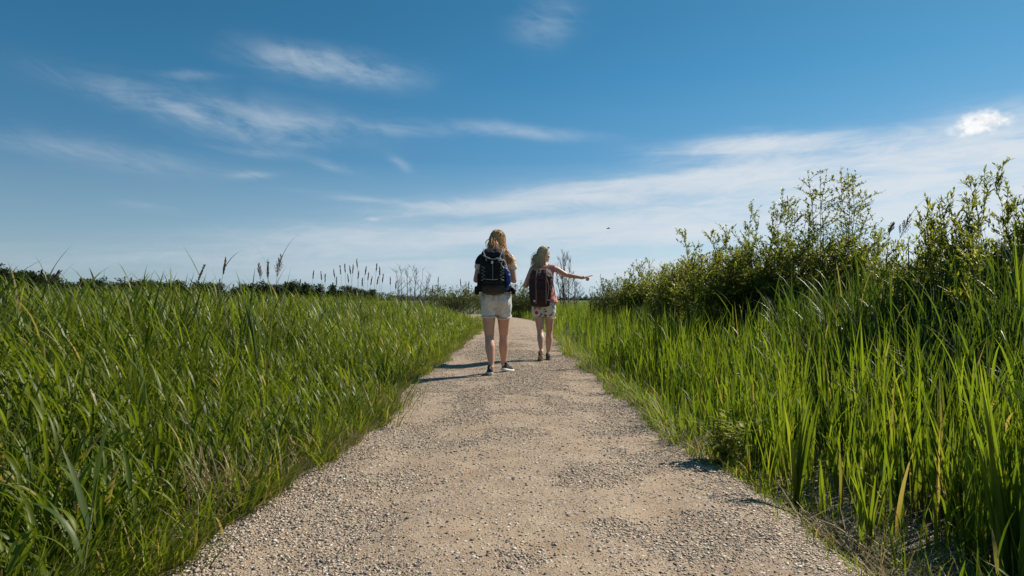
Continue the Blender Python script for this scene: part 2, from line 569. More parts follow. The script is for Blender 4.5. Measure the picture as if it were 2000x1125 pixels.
class Blades:
    """collects ribbons (leaf blades, stems) and writes them out as one mesh"""
    def __init__(self):
        self.V = []; self.F = []; self.tone = []; self.al = []; self.nv = 0

    def add(self, base, L, Wd, az, th0, th1, tone, seg=5, fold=0.0, twist=0.0, pw=1.4, a0=0.0, a1=1.0, shape='blade', side=None):
        n_ = len(base)
        if n_ == 0:
            return
        L, Wd, az, th0, th1, tone, twist = [np.broadcast_to(np.asarray(q, dtype=np.float64), (n_,)) for q in (L, Wd, az, th0, th1, tone, twist)]
        tm = (np.arange(seg) + 0.5) / seg
        th = th0[:, None] + th1[:, None] * tm[None] ** pw
        dl = (L / seg)[:, None]
        st = np.sin(th)
        dv = np.stack([st * np.cos(az)[:, None], st * np.sin(az)[:, None], np.cos(th)], -1) * dl[..., None]
        C = np.concatenate([np.zeros((n_, 1, 3)), np.cumsum(dv, 1)], 1) + base[:, None]
        tt = np.linspace(0, 1, seg + 1)
        if shape == 'blade':
            w = np.minimum(1.0, 0.55 + 1.6 * tt) * (1 - tt ** 2.6) + 0.03
        elif shape == 'stem':
            w = 1 - 0.65 * tt
        elif shape == 'leaf':
            w = np.sin(np.clip(tt * 1.02 + .03, 0, 1) * pi) ** 0.75 + 0.03
        else:                               # spike
            w = np.sin(np.clip(tt, 0.03, 0.97) * pi) ** 0.6 + .05
        sa = (az + pi / 2 if side is None else np.broadcast_to(side, (n_,)))[:, None] + twist[:, None] * tt[None]
        S = np.stack([np.cos(sa), np.sin(sa), np.zeros_like(sa)], -1) * (w[None] * Wd[:, None] * 0.5)[..., None]
        if fold:
            up = np.stack([-np.cos(az), -np.sin(az), np.full(n_, 0.5)], -1)[:, None] * (w[None] * Wd[:, None] * fold)[..., None]
            P = np.stack([C - S + up, C, C + S + up], 2); k = 3
        else:
            P = np.stack([C - S, C + S], 2); k = 2
        idx = (np.arange(n_ * (seg + 1) * k)).reshape(n_, seg + 1, k) + self.nv
        f = np.stack([idx[:, :-1, :-1], idx[:, :-1, 1:], idx[:, 1:, 1:], idx[:, 1:, :-1]], -1).reshape(-1, 4)
        self.V.append(P.reshape(-1, 3)); self.F.append(f)
        self.tone.append(np.repeat(tone, (seg + 1) * k))
        al = a0 + (a1 - a0) * tt
        self.al.append(np.tile(np.repeat(al, k), n_))
        self.nv += n_ * (seg + 1) * k
        return C

    def build(self, name, mat, parent=None):
        me = np_mesh(name, np.concatenate(self.V), np.concatenate(self.F),
                     {'tone': np.concatenate(self.tone), 'along': np.concatenate(self.al)})
        return link(name, me, mat, parent)


rs = np.random.RandomState(11)
WIND = -0.25


def sample_wedge(n_, r0, r1, half=50, p=1.0):
    """points in front of the camera; p = 1: uniform per area, lower p: denser near"""
    a = rs.uniform(-R(half), R(half), n_)
    u_ = rs.rand(n_)
    e = 1 + p
    r = (r0 ** e + u_ * (r1 ** e - r0 ** e)) ** (1 / e)
    return r * np.sin(a), r * np.cos(a)


def edge_l(Y):
    return 1.20 + 0.28 * (fbm(Y * 0.9, 0 * Y, 51) - 0.5) + 0.12 * (fbm(Y * 3.5, 0 * Y, 53) - 0.5) - 0.016 * np.clip(Y - 6, 0, 14) + 0.12 * sstep(4.5 - Y, 0.0, 2.0)


def edge_r(Y):
    return 1.10 + 0.30 * (fbm(Y * 0.9, 0 * Y, 61) - 0.5) + 0.12 * (fbm(Y * 3.5, 0 * Y, 63) - 0.5) + 0.34 * sstep(4.4 - Y, 0.0, 1.8)


def plant_stems(B, X, Y, H, s, seg=4, leaf=(4, 6), wl=0.011, lean=0.0, tonebias=0.0, leaf_len=(0.18, 0.34), spread=(0.45, 1.1), leaf_seg=5, fold=0.0):
    """grass plants: a culm with leaves coming off alternately and arching over"""
    n_ = len(X)
    base = np.stack([X, Y, np.maximum(ground_z(X, Y), path_z(side_dist(X, Y), X, Y)) - 0.02], -1)
    az = rs.uniform(0, 2 * pi, n_)
    if lean:
        az = np.where(rs.rand(n_) < abs(lean), pi if lean < 0 else 0.0, az) + rs.normal(0, .4, n_)
    th0 = rs.uniform(0.0, 0.16, n_); th1 = rs.uniform(0.02, 0.28, n_)
    tone = np.clip(rs.beta(3, 3, n_) * 0.8 + 0.08 + tonebias + 0.75 * (fbm(X * .5, Y * .5, 77) - .5), 0.06, 0.99)
    C = B.add(base, H * 0.86, 0.0042, az, th0, th1, tone, seg=seg, shape='stem')
    nl = leaf[1]
    for k in range(nl):
        f_ = (k + rs.uniform(0.2, 0.8, n_)) / nl
        f_ = 0.12 + 0.88 * f_
        keep = rs.rand(n_) < (leaf[0] / nl + 0.15)
        x = f_ * seg; i0 = np.clip(x.astype(int), 0, seg - 1); fr = (x - i0)[:, None]
        ar = np.arange(n_)
        b = C[ar, i0] * (1 - fr) + C[ar, i0 + 1] * fr
        laz = rs.uniform(0, 2 * pi, n_)
        if lean:
            laz = np.where(rs.rand(n_) < abs(lean), (pi if lean < 0 else 0) + rs.normal(0, .7, n_), laz)
        L = rs.uniform(*leaf_len, n_) * np.clip(H / 0.8, 0.5, 1.3)
        tn = np.where(rs.rand(n_) < 0.03, 0.01, np.clip(tone + rs.normal(0, .10, n_), 0.06, 1))
        tn = np.where((f_ < 0.3) & (rs.rand(n_) < 0.25), 0.02, tn)
        B.add(b[keep], L[keep], (wl * rs.uniform(.6, 1.25, n_))[keep], laz[keep], rs.uniform(0.15, 0.5, n_)[keep],
              rs.uniform(*spread, n_)[keep] + (1 - f_)[keep] * 0.4, tn[keep], seg=leaf_seg, twist=rs.normal(0, .6, n_)[keep], a0=0.35, fold=fold)
    return C


def simple_blades(B, X, Y, H, wd, seg=4, th=(0.0, 0.22), bend=(0.05, 0.9), tb=0.0, dry=0.03, fold=0.0, lean=0.0, face_cam=0.0):
    n_ = len(X)
    base = np.stack([X, Y, np.maximum(ground_z(X, Y), path_z(side_dist(X, Y), X, Y)) - 0.02], -1)
    az = rs.uniform(0, 2 * pi, n_)
    if lean:
        az = np.where(rs.rand(n_) < abs(lean), (pi if lean < 0 else 0.0) + rs.normal(0, .5, n_), az)
    tone = np.clip(rs.beta(3, 3, n_) * 0.8 + 0.08 + tb + 0.75 * (fbm(X * .5, Y * .5, 77) - .5), 0.06, 0.99)
    tone = np.where(rs.rand(n_) < dry, rs.uniform(0, .03, n_), tone)
    B.add(base, H, wd * rs.uniform(.6, 1.3, n_), az, rs.uniform(*th, n_), rs.uniform(*bend, n_), tone, seg=seg,
          twist=rs.normal(0, .7, n_), fold=fold)


def left_height(X, Y):
    s = -side_dist(X, Y) - edge_l(Y)
    h = 0.30 + 0.60 * sstep(s, -0.05, 2.2) + 0.16 * sstep(s, 2.5, 6)
    h *= 0.72 + 0.40 * fbm(X * .55, Y * .35, 71) + 0.30 * fbm(X * 2.6, Y * 2.6, 73, 2)
    return s, h


def right_height(X, Y):
    s = side_dist(X, Y) - edge_r(Y)
    h = 0.38 + 0.42 * sstep(s, -0.05, 1.0) + 0.12 * sstep(s, 1.4, 4)
    h *= 0.72 + 0.36 * fbm(X * .55, Y * .35, 72) + 0.30 * fbm(X * 2.6, Y * 2.6, 74, 2)
    return s, h


def verge(B, sd_):
    """ragged tufts flopping out over the gravel"""
    nt_ = 170 if sd_ < 0 else 80
    cy = np.exp(rs.uniform(np.log(1.7 if sd_ < 0 else 3.6), np.log(17), nt_)); cs = rs.normal(-.01 if sd_ < 0 else .05, .09, nt_)
    for k_ in range(nt_):
        n_ = rs.randint(10, 34); r_ = rs.uniform(.02, .06)
        Y = cy[k_] + rs.normal(0, r_ * 1.3, n_)
        X = xc(Y) + sd_ * ((edge_l(Y) if sd_ < 0 else edge_r(Y)) + cs[k_] + rs.normal(0, r_, n_))
        base = np.stack([X, Y, np.maximum(ground_z(X, Y), path_z(side_dist(X, Y), X, Y)) - .01], -1)
        L = rs.uniform(.10, .42) * rs.uniform(.5, 1.1, n_)
        tone = np.where(rs.rand(n_) < .12, .01, np.clip(rs.normal(rs.uniform(.3, .8), .12, n_), .06, 1))
        az = rs.normal(0 if sd_ < 0 else pi, 1.0, n_)
        B.add(base, L, rs.uniform(.005, .010, n_), az, rs.uniform(.1, .7, n_), rs.uniform(.3, 1.5, n_), tone, seg=5, twist=rs.normal(0, .6, n_))


def make_left():
    B = Blades()
    # near: leafy culms
    for (n_, r0, r1, seg, lseg, wl, pq) in ((7500, 1.3, 4.2, 5, 7, 0.0185, 0.6), (17000, 4.2, 9.5, 4, 5, 0.0135, 0.6), (26000, 9.5, 24, 3, 3, 0.016, 0.4)):
        X, Y = sample_wedge(n_, r0, r1, 52, pq)
        s, h = left_height(X, Y)
        k = (X < 0) & (s > 0.02) & (rs.rand(n_) < 0.25 + 0.9 * sstep(s, 0, .35))
        X, Y, s, h = X[k], Y[k], s[k], h[k]
        if r0 < 9:
            q = rs.rand(len(X)) < .25 + .9 * sstep(fbm(X * 2.0, Y * 1.6, 76), .38, .58)
            X, Y, s, h = X[q], Y[q], s[q], h[q]
        H = h * rs.uniform(.60, 1.18, len(X))
        plant_stems(B, X, Y, H, s, seg=seg, wl=wl, lean=-0.14, leaf_seg=lseg, tonebias=0.06 if r0 > 4 else -.02, leaf_len=(.22, .42) if r1 < 10 else (.18, .34), fold=0.18 if r1 < 5 else 0.0)
    # blades filling in between
    for (n_, r0, r1, seg, wd, pq) in ((22000, 1.3, 5, 5, 0.0105, 0.7), (36000, 5, 13, 4, 0.014, 0.6), (60000, 13, 45, 3, 0.022, 0.4), (60000, 45, 160, 2, 0.06, 0.6)):
        X, Y = sample_wedge(n_, r0, r1, 52, pq)
        s, h = left_height(X, Y)
        k = ((X < 0) | (Y > 34)) & (s > -0.04) & (rs.rand(n_) < 0.35 + 0.9 * sstep(s, 0, .3))
        if r0 < 10:
            k &= rs.rand(n_) < 0.10 + 1.0 * sstep(fbm(X * 2.4, Y * 2.4, 75), .40, .62)
        X, Y, s, h = X[k], Y[k], s[k], h[k]
        if r0 >= 45:
            h = h * 0.92
        simple_blades(B, X, Y, h * rs.uniform(.5, 1.0, len(X)), wd, seg=seg, lean=-0.12, dry=0.05, tb=.10 if r0 > 4 else 0.0, bend=(.02, .65))
    # short fringe at the gravel edge
    n_ = 30000
    Y = np.exp(rs.uniform(np.log(1.6), np.log(24), n_)); s = rs.gamma(1.6, 0.13, n_) - 0.17
    X = xc(Y) - edge_l(Y) - s
    simple_blades(B, X, Y, rs.uniform(.06, .28, n_) * np.clip(0.5 + s * 2.0, .4, 1.3), 0.006, seg=3, bend=(.3, 1.5), dry=0.12, lean=0.3)
    verge(B, -1)
    o = B.build('meadow_grass', M_GRASS)
    tag(o, 'dense tall green meadow grass filling the left side of the footpath', 'grass', kind='stuff')


def make_right():
    B = Blades()
    for (n_, r0, r1, seg, wd, pq) in ((24000, 1.5, 5, 6, 0.0175, 0.7), (30000, 5, 12, 4, 0.018, 0.6), (60000, 12, 45, 3, 0.022, 0.4), (40000, 45, 160, 2, 0.06, 0.6)):
        X, Y = sample_wedge(n_, r0, r1, 52, pq)
        s, h = right_height(X, Y)
        gate = 0.12 + 1.0 * sstep(s, 0.0, .45)
        near = sstep(4.8 - Y, 0, 1.5) * (1 - sstep(s, 0.2, 1.0))
        k = (X > 0) & (s > -0.03) & (rs.rand(n_) < gate * (1 - .35 * near))
        k &= rs.rand(n_) < 1 - .90 * sstep(s, 1.0, 1.8) * (1 - sstep(Y, 5.5, 8))
        if r0 < 5:   # leave light and gaps between the tufts
            k &= rs.rand(n_) < 0.25 + 1.3 * sstep(fbm(X * 3.2, Y * 3.2, 81), .42, .62)
        k &= rs.rand(n_) < 0.30 + 1.0 * sstep(fbm(X * 1.6, Y * 1.1, 82), .38, .60)
        X, Y, s, h = X[k], Y[k], s[k], h[k]
        simple_blades(B, X, Y, h * (.42 + .68 * rs.rand(len(X)) ** 1.4), wd, seg=seg, th=(0.0, .13), bend=(0.0, 0.45), dry=0.03, fold=0.16 if r0 < 5 else 0, tb=0.02)
        # a share of arching culm leaves
        q = rs.rand(len(X)) < (0.18 if r0 < 12 else .08)
        plant_stems(B, X[q], Y[q], (h * rs.uniform(.6, 1.0, len(X)))[q], s[q], seg=4 if r0 < 12 else 2, wl=0.010 if r0 < 12 else .016, leaf_seg=4 if r0 < 12 else 2, spread=(.2, .9))
    n_ = 24000
    Y = np.exp(rs.uniform(np.log(1.6), np.log(24), n_)); s = rs.gamma(1.6, 0.13, n_) - 0.20
    X = xc(Y) + edge_r(Y) + s
    kk = rs.rand(n_) < .22 + .78 * sstep(Y, 3.2, 5.5); X, Y, s = X[kk], Y[kk], s[kk]; n_ = len(X)
    simple_blades(B, X, Y, rs.uniform(.05, .26, n_) * np.clip(0.5 + s * 2.0, .35, 1.3), 0.006, seg=3, bend=(.2, 1.3), dry=0.12)
    verge(B, 1)
    # low sparse herbs on the shaded shoulder close by
    n_ = 2600
    Y = rs.uniform(1.7, 4.6, n_); X = rs.uniform(1.10, 2.3, n_)
    k = rs.rand(n_) < 0.2 + sstep(fbm(X * 4, Y * 4, 91), .5, .7); X, Y = X[k], Y[k]
    simple_blades(B, X, Y, rs.uniform(.03, .14, len(X)), 0.005, seg=3, bend=(.2, 1.3), dry=0.1)
    o = B.build('sedge_grass', M_SEDGE)
    tag(o, 'bright backlit green sedge grass growing along the right side of the footpath', 'grass', kind='stuff')


def make_reeds():
    """taller, darker reeds standing behind the sedge belt"""
    B = Blades()
    for (n_, r0, r1, seg, wd, pq) in ((16000, 2.2, 8, 6, 0.021, 0.7), (14000, 8, 18, 4, 0.024, 0.6)):
        X, Y = sample_wedge(n_, r0, r1, 52, pq)
        s = side_dist(X, Y) - edge_r(Y)
        gate = sstep(s, 1.0, 2.2)
        k = (X > 0) & (rs.rand(n_) < gate)
        X, Y, s = X[k], Y[k], s[k]
        h = 0.82 + 0.62 * sstep(s, 1.1, 2.8) * (1 - 0.45 * sstep(Y, 6, 12)) + 0.25 * (fbm(X * .9, Y * .9, 83) - .5)
        h = h * rs.uniform(.7, 1.08, len(X))
        simple_blades(B, X, Y, h, wd, seg=seg, th=(0.0, .14), bend=(0.0, .40), dry=0.03, fold=0.14)
        q = rs.rand(len(X)) < 0.30
        plant_stems(B, X[q], Y[q], h[q] * 1.02, s[q], seg=4, wl=0.014, leaf_seg=4, spread=(.2, .9), leaf_len=(.22, .42))
    # reed stands inside the left meadow, leaning with the wind
    for (n_, r0, r1, wd) in ((17000, 3.2, 9, .031), (12000, 9, 20, .032)):
        X, Y = sample_wedge(n_, r0, r1, 52, .8)
        s = -side_dist(X, Y) - edge_l(Y)
        patch = sstep(fbm(X * .6, Y * .6, 87), .42, .58)
        k = (X < 0) & (rs.rand(n_) < sstep(s, .8, 2.6) * (.10 + .90 * patch) * .70)
        X, Y, s = X[k], Y[k], s[k]
        h = (0.76 + 0.34 * sstep(s, 1.2, 4) + 0.60 * (fbm(X * .8, Y * .8, 88) - .4)) * rs.uniform(.75, 1.12, len(X))
        q = rs.rand(len(X)) < .35
        plant_stems(B, X[q], Y[q], h[q], s[q], seg=5, wl=wd, leaf_seg=5, lean=-.75, spread=(.3, 1.1), leaf_len=(.24, .46), fold=.12, leaf=(4, 5))
        simple_blades(B, X[~q], Y[~q], h[~q] * .95, wd * .8, seg=5, th=(0, .25), bend=(.1, .9), dry=.03, lean=-.7)
    # far reed belts: brownish band beyond the meadow on the left, green on the right
    n_ = 26000
    X, Y = sample_wedge(n_, 24, 75, 52, 0.6)
    s = np.abs(side_dist(X, Y)) - 1.3
    left = X < xc(Y)
    k = (s > np.where(left, 5.0, 2.5)) & (rs.rand(n_) < np.where(left, sstep(Y, 24, 34), .55))
    X, Y, left = X[k], Y[k], left[k]
    h = np.where(left, 1.13, 1.0) + .35 * (fbm(X * .15, Y * .15, 84) - .5)
    simple_blades(B, X, Y, h * rs.uniform(.7, 1.1, len(X)), 0.026, seg=3, th=(0, .1), bend=(0, .3), dry=0.45)
    o = B.build('reed_bed', M_REED)
    tag(o, 'tall dark green reeds standing thick in front of the willow bushes', 'reeds', kind='stuff')


def make_straw():
    B = Blades()
    n_ = 9000
    Y = np.exp(rs.uniform(np.log(1.6), np.log(16), n_)); sd_ = rs.rand(n_) < 0.62
    s = rs.gamma(1.5, 0.10, n_) - 0.16
    X = np.where(sd_, xc(Y) - edge_l(Y) - s, xc(Y) + edge_r(Y) + s)
    k = rs.rand(n_) < 0.10 + 0.9 * sstep(fbm(X * .7, Y * 1.4, 95), .48, .7)
    X, Y = X[k], Y[k]; m_ = len(X)
    base = np.stack([X, Y, np.maximum(ground_z(X, Y), path_z(side_dist(X, Y), X, Y)) + .004], -1)
    B.add(base, rs.uniform(.08, .28, m_), rs.uniform(.003, .006, m_), rs.uniform(0, 2 * pi, m_), rs.uniform(.7, 1.35, m_),
          rs.uniform(.1, .6, m_), rs.rand(m_), seg=3, twist=rs.normal(0, 1, m_))
    # upright dead tufts
    for (px, D, r_, c_) in ((425, 3.3, .10, 240), (520, 3.9, .10, 120), (690, 6.3, .09, 120)):
        cx = px_x(px, D)
        X = cx + rs.normal(0, r_, c_); Y = D + rs.normal(0, r_, c_)
        base = np.stack([X, Y, ground_z(X, Y)], -1)
        B.add(base, rs.uniform(.12, .38, c_), rs.uniform(.004, .007, c_), rs.uniform(0, 2 * pi, c_), rs.uniform(0, .35, c_), rs.uniform(.1, 1.6, c_), rs.rand(c_), seg=4)
    o = B.build('dry_grass', M_STRAW)
    tag(o, 'flattened dry straw grass along both gravel edges of the footpath', 'dry grass', kind='stuff')


make_left()
make_right()
make_reeds()
make_straw()
# ------------------------------------------------------------------ woody plants
class Tubes:
    def __init__(self, sides=4):
        self.V = []; self.F = []; self.n = 0; self.k = sides

    def add(self, pts, radii):
        pts = [Vector(p_) for p_ in pts]
        k = self.k
        m_ = len(pts)
        prev = None
        for i_, p_ in enumerate(pts):
            d_ = (pts[min(i_ + 1, m_ - 1)] - pts[max(i_ - 1, 0)])
            d_ = d_.normalized() if d_.length > 1e-9 else Vector((0, 0, 1))
            if prev is None:
                prev = Vector((1, 0, 0)) if abs(d_.x) < 0.8 else Vector((0, 1, 0))
            a_ = (prev - d_ * prev.dot(d_)).normalized(); prev = a_
            b_ = d_.cross(a_)
            for j in range(k):
                an = 2 * pi * j / k
                self.V.append(p_ + (a_ * cos(an) + b_ * sin(an)) * radii[i_])
        for i_ in range(m_ - 1):
            for j in range(k):
                self.F.append((self.n + i_ * k + j, self.n + i_ * k + (j + 1) % k, self.n + (i_ + 1) * k + (j + 1) % k, self.n + (i_ + 1) * k + j))
        self.n += m_ * k

    def build(self, name, mat, parent=None):
        return link(name, np_mesh(name, np.array([v[:] for v in self.V]), np.array(self.F)), mat, parent)


M_BARK = simple_mat('willow_bark', (0.10, 0.085, 0.06), 0.85, 0.3, 25)
M_DEAD = simple_mat('dead_wood', (0.11, 0.095, 0.085), 0.9, 0.25, 20)
M_WILLOW = grass_mat('willow_leaves', [(0.0, (0.070, 0.092, 0.020)), (0.4, (0.138, 0.170, 0.030)), (0.8, (0.215, 0.240, 0.040)), (1.0, (0.30, 0.30, 0.06))],
                     (0.08, 0.10, 0.03), gloss=0.42, transl=0.64, trans_tint=(1.42, 1.32, .62), spec=.45)
M_FARLEAF = grass_mat('woodland_leaves', [(0.0, (0.020, 0.030, 0.013)), (0.5, (0.042, 0.058, 0.022)), (1.0, (0.085, 0.105, 0.040))],
                      (0.03, 0.04, 0.015), gloss=0.7, transl=0.12, spec=.15)
M_OLIVE = grass_mat('far_bush_leaves', [(0.0, (0.075, 0.095, 0.024)), (0.5, (0.125, 0.155, 0.035)), (1.0, (0.19, 0.21, 0.06))],
                    (0.05, 0.06, 0.02), gloss=0.6, transl=0.3, spec=.2)


def curve_pts(a, b, n_=6, bow=0.12, rnd=random):
    a = Vector(a); b = Vector(b); d_ = b - a; L = d_.length
    o = Vector((rnd.uniform(-1, 1), rnd.uniform(-1, 1), rnd.uniform(-.3, .3))) * L * bow
    out_ = []
    for i_ in range(n_):
        t_ = i_ / (n_ - 1)
        out_.append(a + d_ * t_ + o * sin(pi * t_) + Vector((rnd.uniform(-1, 1), rnd.uniform(-1, 1), rnd.uniform(-1, 1))) * L * 0.012)
    return out_


def lerp_poly(pts, t_):
    x = t_ * (len(pts) - 1); i_ = min(int(x), len(pts) - 2)
    return pts[i_].lerp(pts[i_ + 1], x - i_), (pts[i_ + 1] - pts[i_]).normalized()


def shrub(name, label, cat, base, tips, group=None, seed=1, twigs=14, twig_len=.35, leaf=(.05, .016), per=.022, r0=.012,
          mat=None, bark=None, leaf_from=0.25, upright=.6, sub=2, spread0=.25, leafy=True, leafpart='foliage', shape_seg=1, whorl=False, minz=-9):
    rnd = random.Random(seed)
    root = empty(name, base, label, cat, group)
    T = Tubes(4)
    LP = []; LD = []
    bs = Vector(base)

    def leaves(pts, t0, den):
        L = sum((pts[i_ + 1] - pts[i_]).length for i_ in range(len(pts) - 1))
        n_ = max(1, int(L * (1 - t0) / den))
        for _ in range(n_):
            t_ = rnd.uniform(t0, 1.0)
            p_, d_ = lerp_poly(pts, t_)
            LP.append((p_ - bs)[:]); LD.append(d_[:])

    for tip in tips:
        tip = Vector(tip)
        b0 = bs + Vector((rnd.uniform(-1, 1) * spread0, rnd.uniform(-1, 1) * spread0, -.03))
        b0.x += (tip.x - bs.x) * rnd.uniform(.1, .5); b0.y += (tip.y - bs.y) * rnd.uniform(.1, .5)
        pts = curve_pts(b0, tip, 7, .07, rnd)
        T.add([p_ - bs for p_ in pts], [r0 * (1 - .85 * i_ / 6) for i_ in range(7)])
        L = (tip - b0).length
        if leafy: leaves(pts, .8, per)
        for k_ in range(twigs):
            t_ = rnd.uniform(leaf_from, .95)
            p_, d_ = lerp_poly(pts, t_)
            a_ = rnd.uniform(0, 2 * pi)
            dr = (Vector((cos(a_), sin(a_), 0)) * (1 - upright) + d_ * upright + Vector((0, 0, rnd.uniform(-.1, .25)))).normalized()
            l_ = twig_len * rnd.uniform(.45, 1.15) * (1.15 - .6 * t_)
            tp = curve_pts(p_, p_ + dr * l_, 4, .12, rnd)
            T.add([q - bs for q in tp], [r0 * .32 * (1 - .7 * i_ / 3) for i_ in range(4)])
            if leafy: leaves(tp, .12, per)
            for _ in range(sub):
                q, d2 = lerp_poly(tp, rnd.uniform(.25, .85))
                a2 = rnd.uniform(0, 2 * pi)
                dr2 = (Vector((cos(a2), sin(a2), 0)) * .6 + d2 * .6 + Vector((0, 0, .15))).normalized()
                t2 = curve_pts(q, q + dr2 * l_ * rnd.uniform(.3, .6), 3, .1, rnd)
                T.add([q2 - bs for q2 in t2], [r0 * .18, r0 * .13, r0 * .06])
                if leafy: leaves(t2, .05, per)
    T.build('branches', bark or M_BARK, root)
    if leafy:
        P = np.array(LP); D_ = np.array(LD); n_ = len(P)
        r_ = np.random.RandomState(seed)
        k = P[:, 2] + base[2] > minz
        P = P[k]; D_ = D_[k]; n_ = len(P)
        B = Blades()
        # leaf direction: off the twig at an angle
        v = D_ * .8 + r_.normal(0, .62, (n_, 3)); v[:, 2] += .12
        v /= np.linalg.norm(v, axis=1)[:, None]
        az = np.arctan2(v[:, 1], v[:, 0]); th = np.arccos(np.clip(v[:, 2], -1, 1))
        B.add(P, leaf[0] * r_.uniform(.55, 1.2, n_), leaf[1] * r_.uniform(.7, 1.2, n_), az, th, r_.uniform(-.1, .6, n_), r_.beta(2.4, 2.4, n_), seg=shape_seg + 1,
              twist=r_.normal(0, .4, n_), shape='leaf', a0=1, side=az + pi / 2 + r_.normal(0, .7, n_))
        B.build(leafpart, mat or M_WILLOW, root)
    return root


def tips_px(D, lst, jit=.4, seed=3):
    rnd = random.Random(seed)
    o = []
    for px, py in lst:
        dd = D + rnd.uniform(-jit, jit)
        o.append((px_x(px, dd), dd, px_z(py, dd)))
    return o


def mass_px(D, prof, n_, seed, jit=.8, lo=.45):
    """random tips filling the space below a crown profile [(px, py_top), ...]"""
    rnd = random.Random(seed)
    xs_ = [a for a, b in prof]; ys_ = [b for a, b in prof]
    o = []
    for _ in range(n_):
        px = rnd.uniform(xs_[0], xs_[-1]); top = float(np.interp(px, xs_, ys_))
        dd = D + rnd.uniform(-jit, jit)
        X = px_x(px, D); z = px_z(top, D)
        f_ = rnd.uniform(lo, 1.0)
        o.append((X, dd, .1 + (z - .1) * f_))
    return o


def gz(x, y):
    return float(ground_z(np.array([x]), np.array([y]))[0])


# broad willow bush in the middle right
shrub('willow_bush', 'broad grey-green willow bush in front of the slender sapling', 'bush', (px_x(1510, 10.3), 10.3, -.12),
      tips_px(10.2, [(1342, 452), (1352, 478), (1378, 450), (1392, 470), (1412, 462), (1418, 442), (1436, 455), (1470, 392), (1480, 420), (1502, 405), (1512, 440), (1532, 370), (1545, 395), (1560, 402), (1580, 420), (1590, 385)], .5)
      + mass_px(10.2, [(1330, 520), (1360, 492), (1420, 480), (1480, 452), (1560, 440), (1660, 440), (1725, 478)], 270, 5, 1.1, .5),
      seed=21, twigs=16, twig_len=.42, leaf=(.046, .023), per=.0125, r0=.008, spread0=.5, leaf_from=.3, upright=.5)
# slender sapling rising from it
shrub('slender_sapling', 'slender young tree with two thin dark trunks and airy crown above the bush', 'tree', (px_x(1625, 10.0), 10.0, -.12),
      tips_px(10.0, [(1578, 332), (1605, 345), (1615, 330), (1640, 328), (1655, 332), (1668, 345), (1690, 372), (1700, 405), (1530, 385), (1710, 430), (1665, 400)], .35, 8),
      seed=22, twigs=16, twig_len=.46, leaf=(.046, .026), per=.022, r0=.012, spread0=.06, leaf_from=.5, upright=.30, sub=3)
# willow with upright shoots at the right edge
shrub('willow_bush', 'yellow-green willow bush with upright leafy shoots at the right edge', 'bush', (px_x(1930, 6.3), 6.3, -.12),
      tips_px(6.2, [(1793, 425), (1810, 388), (1822, 392), (1848, 382), (1866, 362), (1900, 342), (1918, 345), (1930, 325), (1944, 328), (1966, 355), (1988, 385), (2010, 350), (2040, 340), (2070, 360), (1880, 395), (1835, 420)], .35, 4)
      + mass_px(6.3, [(1775, 500), (1800, 455), (1850, 440), (1930, 415), (2010, 420), (2140, 430)], 130, 6, .8, .5)
      + mass_px(5.6, [(1800, 520), (1880, 500), (1960, 480), (2080, 470)], 60, 16, .5, .55),
      seed=23, twigs=14, twig_len=.36, leaf=(.058, .018), per=.0125, r0=.008, spread0=.35, leaf_from=.3, upright=.60)
# low bush joining the two
shrub('willow_bush', 'low dark willow bush in the gap between the two big ones', 'bush', (px_x(1745, 9.2), 9.2, -.12),
      mass_px(9.2, [(1670, 490), (1730, 480), (1770, 490), (1810, 465)], 60, 9, .5, .5),
      seed=24, twigs=12, twig_len=.35, leaf=(.055, .024), per=.017, r0=.007, spread0=.3)
shrub('willow_bush', 'dense mid-green bush filling in between the distant bush and the broad willow', 'bush', (px_x(1345, 14.5), 14.5, -.12),
      mass_px(14.5, [(1270, 545), (1310, 515), (1350, 500), (1400, 486), (1450, 480)], 150, 12, 1.2, .45),
      seed=29, twigs=12, twig_len=.45, leaf=(.06, .028), per=.022, r0=.009, spread0=.5)
# further down the path
shrub('willow_bush', 'distant leafy bush with upright shoots right of the pointing hand', 'bush', (px_x(1265, 21), 21, -.12),
      tips_px(21, [(1238, 520), (1243, 505), (1252, 508), (1264, 500), (1270, 508), (1290, 512), (1298, 515), (1308, 510), (1225, 540)], .6, 5)
      + mass_px(21, [(1195, 560), (1230, 530), (1300, 520), (1375, 500)], 170, 7, 1.2, .45),
      seed=25, twigs=12, twig_len=.55, leaf=(.080, .036), per=.032, r0=.012, spread0=.8, sub=1)
shrub('willow_bush', 'small pale bush at the left foot of the distant leafy bush', 'bush', (px_x(1195, 26), 26, -.12),
      mass_px(26, [(1150, 572), (1175, 546), (1200, 548), (1240, 535)], 90, 8, 1.2, .35) + tips_px(26, [(1172, 538), (1180, 540), (1200, 542)], .4),
      seed=26, twigs=10, twig_len=.5, leaf=(.085, .035), per=.05, r0=.012, spread0=.8, sub=1, mat=M_OLIVE)
shrub('round_bush', 'low olive bush behind the meadow left of the taller walker', 'bush', (px_x(880, 42), 42, -.12),
      mass_px(42, [(820, 575), (845, 558), (885, 561), (930, 556), (960, 560)], 90, 10, 2.0, .4),
      seed=27, twigs=9, twig_len=.9, leaf=(.15, .06), per=.10, r0=.018, spread0=1.5, sub=1, mat=M_OLIVE)
shrub('round_bush', 'green bush seen between the two walkers', 'bush', (px_x(1016, 37), 37, -.12),
      mass_px(37, [(985, 575), (1005, 555), (1025, 552), (1050, 565), (1065, 578)], 70, 11, 1.5, .4),
      seed=28, twigs=9, twig_len=.8, leaf=(.14, .055), per=.09, r0=.018, spread0=1.0, sub=1, mat=M_OLIVE)


